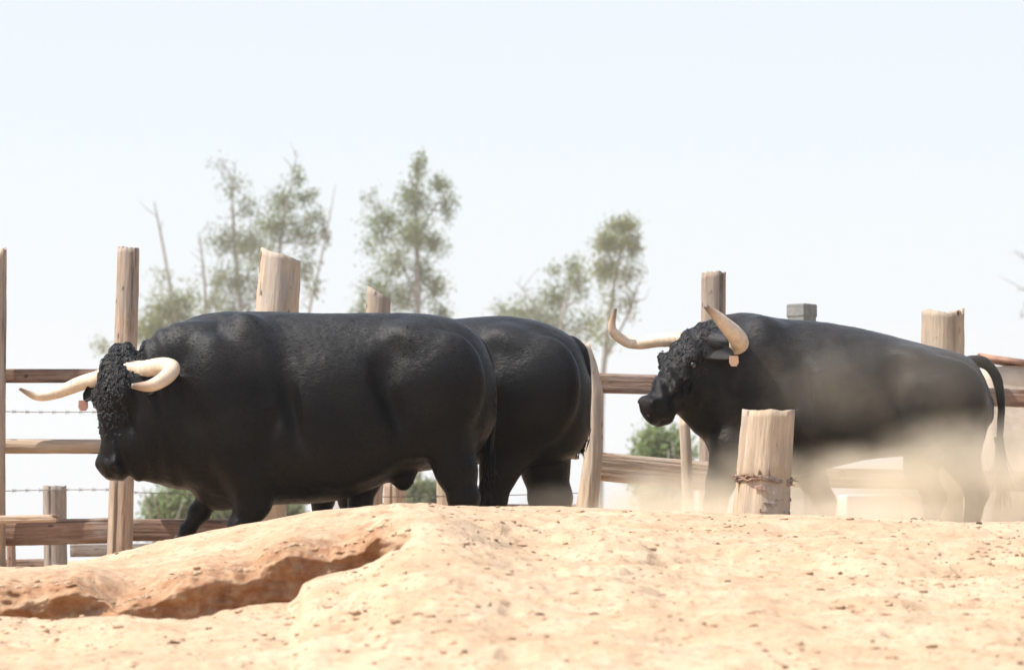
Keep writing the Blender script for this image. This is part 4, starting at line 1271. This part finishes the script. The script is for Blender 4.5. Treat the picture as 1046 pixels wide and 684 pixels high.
GT = "sparse trees beyond the fence"
tree("bare_tree", 68, [[(190, 577, .11), (184, 400, .09), (180, 330, .07), (168, 262, .05), (157, 205, .02)], [(184, 350, .05), (160, 330, .03), (148, 318, .015)]],
     [(100, 350, 14, 12, 60), (175, 318, 32, 24, 700), (155, 338, 30, 18, 650), (205, 335, 30, 18, 420), (195, 300, 22, 18, 120), (160, 285, 16, 18, 40)], "leaf_yellow",
     "thin bare snag with yellow green leaves only round its foot, behind the tall split post", "tree", 101, group=GT)
tree("bare_tree", 66, [[(212, 577, .09), (211, 400, .08), (209, 320, .055), (207, 270, .035), (203, 240, .012)]],
     [(212, 310, 16, 16, 110), (222, 290, 14, 14, 60)], "leaf_grey", "short bare grey snag between the two leafier trees at the left", "tree", 102, group=GT)
tree("gum_tree", 72, [[(250, 577, .14), (248, 400, .11), (246, 320, .085), (240, 255, .06), (238, 205, .035), (240, 165, .012)]],
     [(238, 192, 20, 20, 90), (252, 210, 18, 12, 110), (232, 246, 26, 20, 300), (258, 250, 20, 22, 330), (240, 286, 30, 22, 400), (236, 316, 34, 20, 380), (268, 300, 22, 24, 260), (225, 170, 22, 18, 30)],
     "leaf_grey", "slender grey green tree just left of the thick leaning post", "tree", 103, group=GT)
tree("gum_tree", 75, [[(282, 577, .14), (283, 400, .11), (285, 310, .08), (287, 245, .055), (295, 200, .035), (303, 160, .012)]],
     [(302, 180, 12, 18, 80), (290, 205, 18, 18, 220), (312, 200, 14, 12, 110), (280, 232, 22, 18, 300), (305, 235, 26, 20, 280), (322, 222, 12, 10, 100), (330, 235, 8, 12, 60), (270, 262, 24, 20, 260), (312, 275, 18, 24, 180)],
     "leaf_olive", "taller olive tree rising behind the thick leaning post", "tree", 104, group=GT)
tree("bare_tree", 70, [[(296, 577, .07), (305, 400, .06), (315, 320, .05), (327, 265, .035), (336, 225, .022), (343, 188, .008)]],
     [(322, 296, 12, 16, 60)], "leaf_grey", "thin leaning bare pole of a tree right of the thick post", "tree", 105, group=GT)
tree("gum_tree", 70, [[(426, 577, .15), (427, 420, .12), (427, 330, .10), (426, 262, .075), (425, 205, .045), (426, 160, .015)],
                      [(427, 310, .05), (410, 268, .035), (392, 222, .02), (378, 190, .008)], [(427, 240, .04), (442, 215, .03), (458, 195, .012)]],
     [(426, 172, 10, 16, 130), (425, 205, 20, 20, 420), (448, 190, 14, 14, 150), (458, 210, 12, 16, 120), (395, 222, 24, 16, 300), (424, 240, 24, 20, 480), (446, 246, 14, 16, 170),
      (388, 246, 20, 18, 180), (404, 268, 24, 20, 260), (430, 276, 20, 22, 260), (384, 298, 22, 22, 340), (412, 304, 26, 24, 420), (446, 292, 16, 20, 180), (452, 318, 14, 18, 180), (366, 318, 12, 16, 120), (378, 200, 10, 18, 30)],
     "leaf_olive", "tallest leafy tree with drooping sprays, above the front bull's loin", "tree", 106, group=GT)
tree("gum_tree", 80, [[(566, 577, .13), (568, 420, .10), (572, 340, .07), (580, 300, .05), (586, 268, .02)], [(570, 345, .05), (545, 310, .03), (530, 290, .012)]],
     [(540, 318, 28, 18, 320), (570, 300, 24, 20, 340), (590, 290, 16, 22, 200), (586, 268, 14, 14, 80), (560, 330, 36, 18, 420), (515, 318, 16, 14, 60), (600, 330, 20, 24, 200), (566, 276, 14, 10, 40)],
     "leaf_olive", "low faded tree behind the middle bull's back", "tree", 107, group=GT)
tree("gum_tree", 72, [[(612, 577, .13), (614, 430, .11), (618, 360, .08), (626, 300, .06), (634, 255, .03), (638, 225, .01)], [(616, 370, .05), (642, 320, .035), (652, 290, .012)]],
     [(636, 232, 18, 14, 330), (622, 250, 18, 18, 420), (644, 252, 14, 20, 240), (618, 276, 18, 18, 360), (640, 280, 16, 20, 140), (628, 306, 22, 20, 120), (645, 310, 10, 22, 60), (618, 335, 20, 20, 120)],
     "leaf_yellow", "yellow green tree between the bent post and the dusty bull's horns", "tree", 108, group=GT)
tree("bare_tree", 60, [[(1075, 577, .10), (1072, 400, .08), (1066, 340, .05), (1054, 318, .03), (1041, 326, .01)], [(1066, 340, .04), (1054, 300, .02), (1040, 296, .008)], [(1060, 330, .03), (1058, 280, .02), (1047, 262, .008)]],
     [(1052, 312, 9, 10, 40), (1062, 290, 12, 14, 60)], "leaf_grey", "bare twigs of a tree reaching in at the right edge above the tiled wall", "tree", 109, group=GT)

def bush(px, py, rx, ry, D, n, lm, label, seed, leaf=.07):
    rng = np.random.default_rng(seed)
    D = D * 3.2; K = D / 44.0; leaf = leaf * K * .8; n = int(n * 1.3)
    base = P(px, 577, D); base.z = GZ - .05
    root = empty("bush", base, label, "bush", "bushes beyond the fence")
    wood = MB(); crown = MB()
    top = P(px, py - ry, D).z
    for k in range(9):
        e = np.array(P(px + rng.uniform(-.7, .7) * rx, py + rng.uniform(-.7, .4) * ry, D)) + np.array([0, rng.normal(0, .2) * K, 0])
        b0 = np.array(base) + np.array([rng.normal(0, .08) * K, rng.normal(0, .08) * K, 0])
        tube(wood, [b0, (b0 + e) / 2 + rng.normal(0, .05, 3) * K, e], [.025 * K, .018 * K, .006 * K], 5, 8)
    lowpy = 577
    m = 7
    for k in range(m):
        cx = px + rng.uniform(-.55, .55) * rx; cy = rng.uniform(py - ry * .5, min(py + ry, 560))
        leaf_cloud(crown, rng, np.array(P(cx, cy, D)) + np.array([0, rng.normal(0, .2), 0]), np.array([W(rx * .55, D), W(rx * .5, D), W(ry * .55, D)]), n // m, leaf, .1)
    link("stems", mesh_np("stems", np.concatenate(wood.v) - np.array(base), np.concatenate(wood.f), [M["bark"]]), root, base)
    link("crown", mesh_np("crown", np.concatenate(crown.v) - np.array(base), np.concatenate(crown.f), [M[lm]], smooth=False), root, base)
bush(168, 512, 34, 32, 44, 3800, "leaf_green", "dull green bush seen under the front bull's throat", 201, .09)
bush(232, 518, 26, 22, 46, 1800, "leaf_olive", "olive bush seen between the front bull's forelegs", 202, .09)
bush(300, 520, 26, 18, 44, 1800, "leaf_grey", "grey bush low under the front bull's belly", 203, .09)
bush(680, 472, 38, 50, 44, 6000, "leaf_green", "bright green bush below the dusty bull's chin", 204, .10)
bush(430, 508, 34, 26, 46, 2200, "leaf_grey", "grey green bush seen between the front bull's hind legs", 205, .09)

# ------------------------------------------------------------------ dust and haze
def dust_mat(name, dens, scale, seed, lo=.36, hi=.64):
    m = bpy.data.materials.new(name); m.use_nodes = True
    nt = m.node_tree; nt.nodes.clear()
    out = nt.nodes.new("ShaderNodeOutputMaterial")
    v = nt.nodes.new("ShaderNodeVolumePrincipled")
    v.inputs["Color"].default_value = (0.96, 0.86, 0.69, 1)
    v.inputs["Anisotropy"].default_value = 0.1
    tc = nt.nodes.new("ShaderNodeTexCoord")
    ln = N(nt, "ShaderNodeVectorMath", operation='LENGTH'); nt.links.new(tc.outputs["Object"], ln.inputs[0])
    geo = nt.nodes.new("ShaderNodeNewGeometry")
    ad = N(nt, "ShaderNodeVectorMath", operation='ADD'); ad.inputs[1].default_value = (seed * 3.1, 0, seed * 1.7)
    nt.links.new(geo.outputs["Position"], ad.inputs[0])
    nf = noise_n(nt, ad.outputs[0], scale, 3, .55)
    mr = N(nt, "ShaderNodeMapRange", interpolation_type='SMOOTHSTEP'); nt.links.new(ln.outputs["Value"], mr.inputs[0])
    mr.inputs[1].default_value = 1.0; mr.inputs[2].default_value = .25; mr.inputs[3].default_value = 0; mr.inputs[4].default_value = 1
    m2 = N(nt, "ShaderNodeMapRange", interpolation_type='SMOOTHSTEP'); nt.links.new(nf, m2.inputs[0])
    m2.inputs[1].default_value = lo; m2.inputs[2].default_value = hi; m2.inputs[3].default_value = .15; m2.inputs[4].default_value = 1
    a = N(nt, "ShaderNodeMath", operation='MULTIPLY'); nt.links.new(mr.outputs[0], a.inputs[0]); nt.links.new(m2.outputs[0], a.inputs[1])
    b = N(nt, "ShaderNodeMath", operation='MULTIPLY'); nt.links.new(a.outputs[0], b.inputs[0]); b.inputs[1].default_value = dens
    nt.links.new(b.outputs[0], v.inputs["Density"])
    nt.links.new(v.outputs[0], out.inputs["Volume"])
    try: m.cycles.volume_step_rate = 1.0
    except Exception: pass
    return m

def ico_dome(n=14, m=24):
    V = [(0, 0, 1)]; F = []
    for i in range(1, n):
        a = math.pi * i / n
        for j in range(m):
            t = 2 * math.pi * j / m; V.append((math.sin(a) * math.cos(t), math.sin(a) * math.sin(t), math.cos(a)))
    V.append((0, 0, -1)); L = len(V) - 1
    for j in range(m):
        F.append((0, 1 + j, 1 + (j + 1) % m)); F.append((L, 1 + (n - 2) * m + (j + 1) % m, 1 + (n - 2) * m + j))
    for i in range(n - 2):
        for j in range(m):
            a = 1 + i * m + j; b = 1 + i * m + (j + 1) % m
            F.append((a, a + m, b + m, b))
    return V, F
dv, df = ico_dome()
def dust(px, py, rx, ry, D, ty, dens, scale, seed, label):
    me = mesh_np("dust_cloud", dv, df, [dust_mat("airborne_dust_%d" % seed, dens, scale, seed)])
    o = link("dust_cloud", me, None, P(px, py, D))
    o.scale = (W(rx, D), ty, W(ry, D))
    tag(o, label, "dust", None, "stuff")
dust(990, 492, 165, 82, 20.5, .95, 2.7, 2.4, 1, "thick tan dust round the dusty bull's hind legs and tail")
dust(860, 505, 150, 62, 20.4, .85, 2.1, 2.6, 2, "tan dust boiling under the dusty bull's belly")
dust(685, 518, 92, 50, 20.4, .9, 3.2, 2.6, 3, "low pale dust between the middle bull and the dusty bull")
dust(760, 500, 80, 70, 20.7, .8, 2.0, 2.6, 4, "thin dust round the dusty bull's forelegs")
dust(890, 390, 165, 70, 20.3, .7, 0.25, 1.6, 5, "faint veil of dust across the dusty bull's flank")
dust(800, 527, 330, 26, 18.4, .9, 0.9, 2.6, 7, "faint warm dust creeping over the crest of the sand")
dust(565, 512, 45, 26, 20.3, .4, 0.8, 2.6, 6, "faint dust round the middle bull's hind legs")

hz = bpy.data.materials.new("air"); hz.use_nodes = True
nt = hz.node_tree; nt.nodes.clear()
out = nt.nodes.new("ShaderNodeOutputMaterial"); vv = nt.nodes.new("ShaderNodeVolumePrincipled")
vv.inputs["Color"].default_value = (0.97, 0.98, 1.0, 1); vv.inputs["Density"].default_value = HAZE; vv.inputs["Anisotropy"].default_value = 0.3
nt.links.new(vv.outputs[0], out.inputs["Volume"])
Z0, Z1 = -2.6, 36.0
hx, hy0, hy1 = 2100.0, -60.0, 860.0
V = [(x, y, z) for x in (-hx, hx) for y in (hy0, hy1) for z in (Z0, Z1)]
F = [(0, 1, 3, 2), (4, 6, 7, 5), (0, 4, 5, 1), (2, 3, 7, 6), (0, 2, 6, 4), (1, 5, 7, 3)]
o = link("haze", mesh_np("haze", V, F, [hz], smooth=False)); tag(o, kind="stuff")
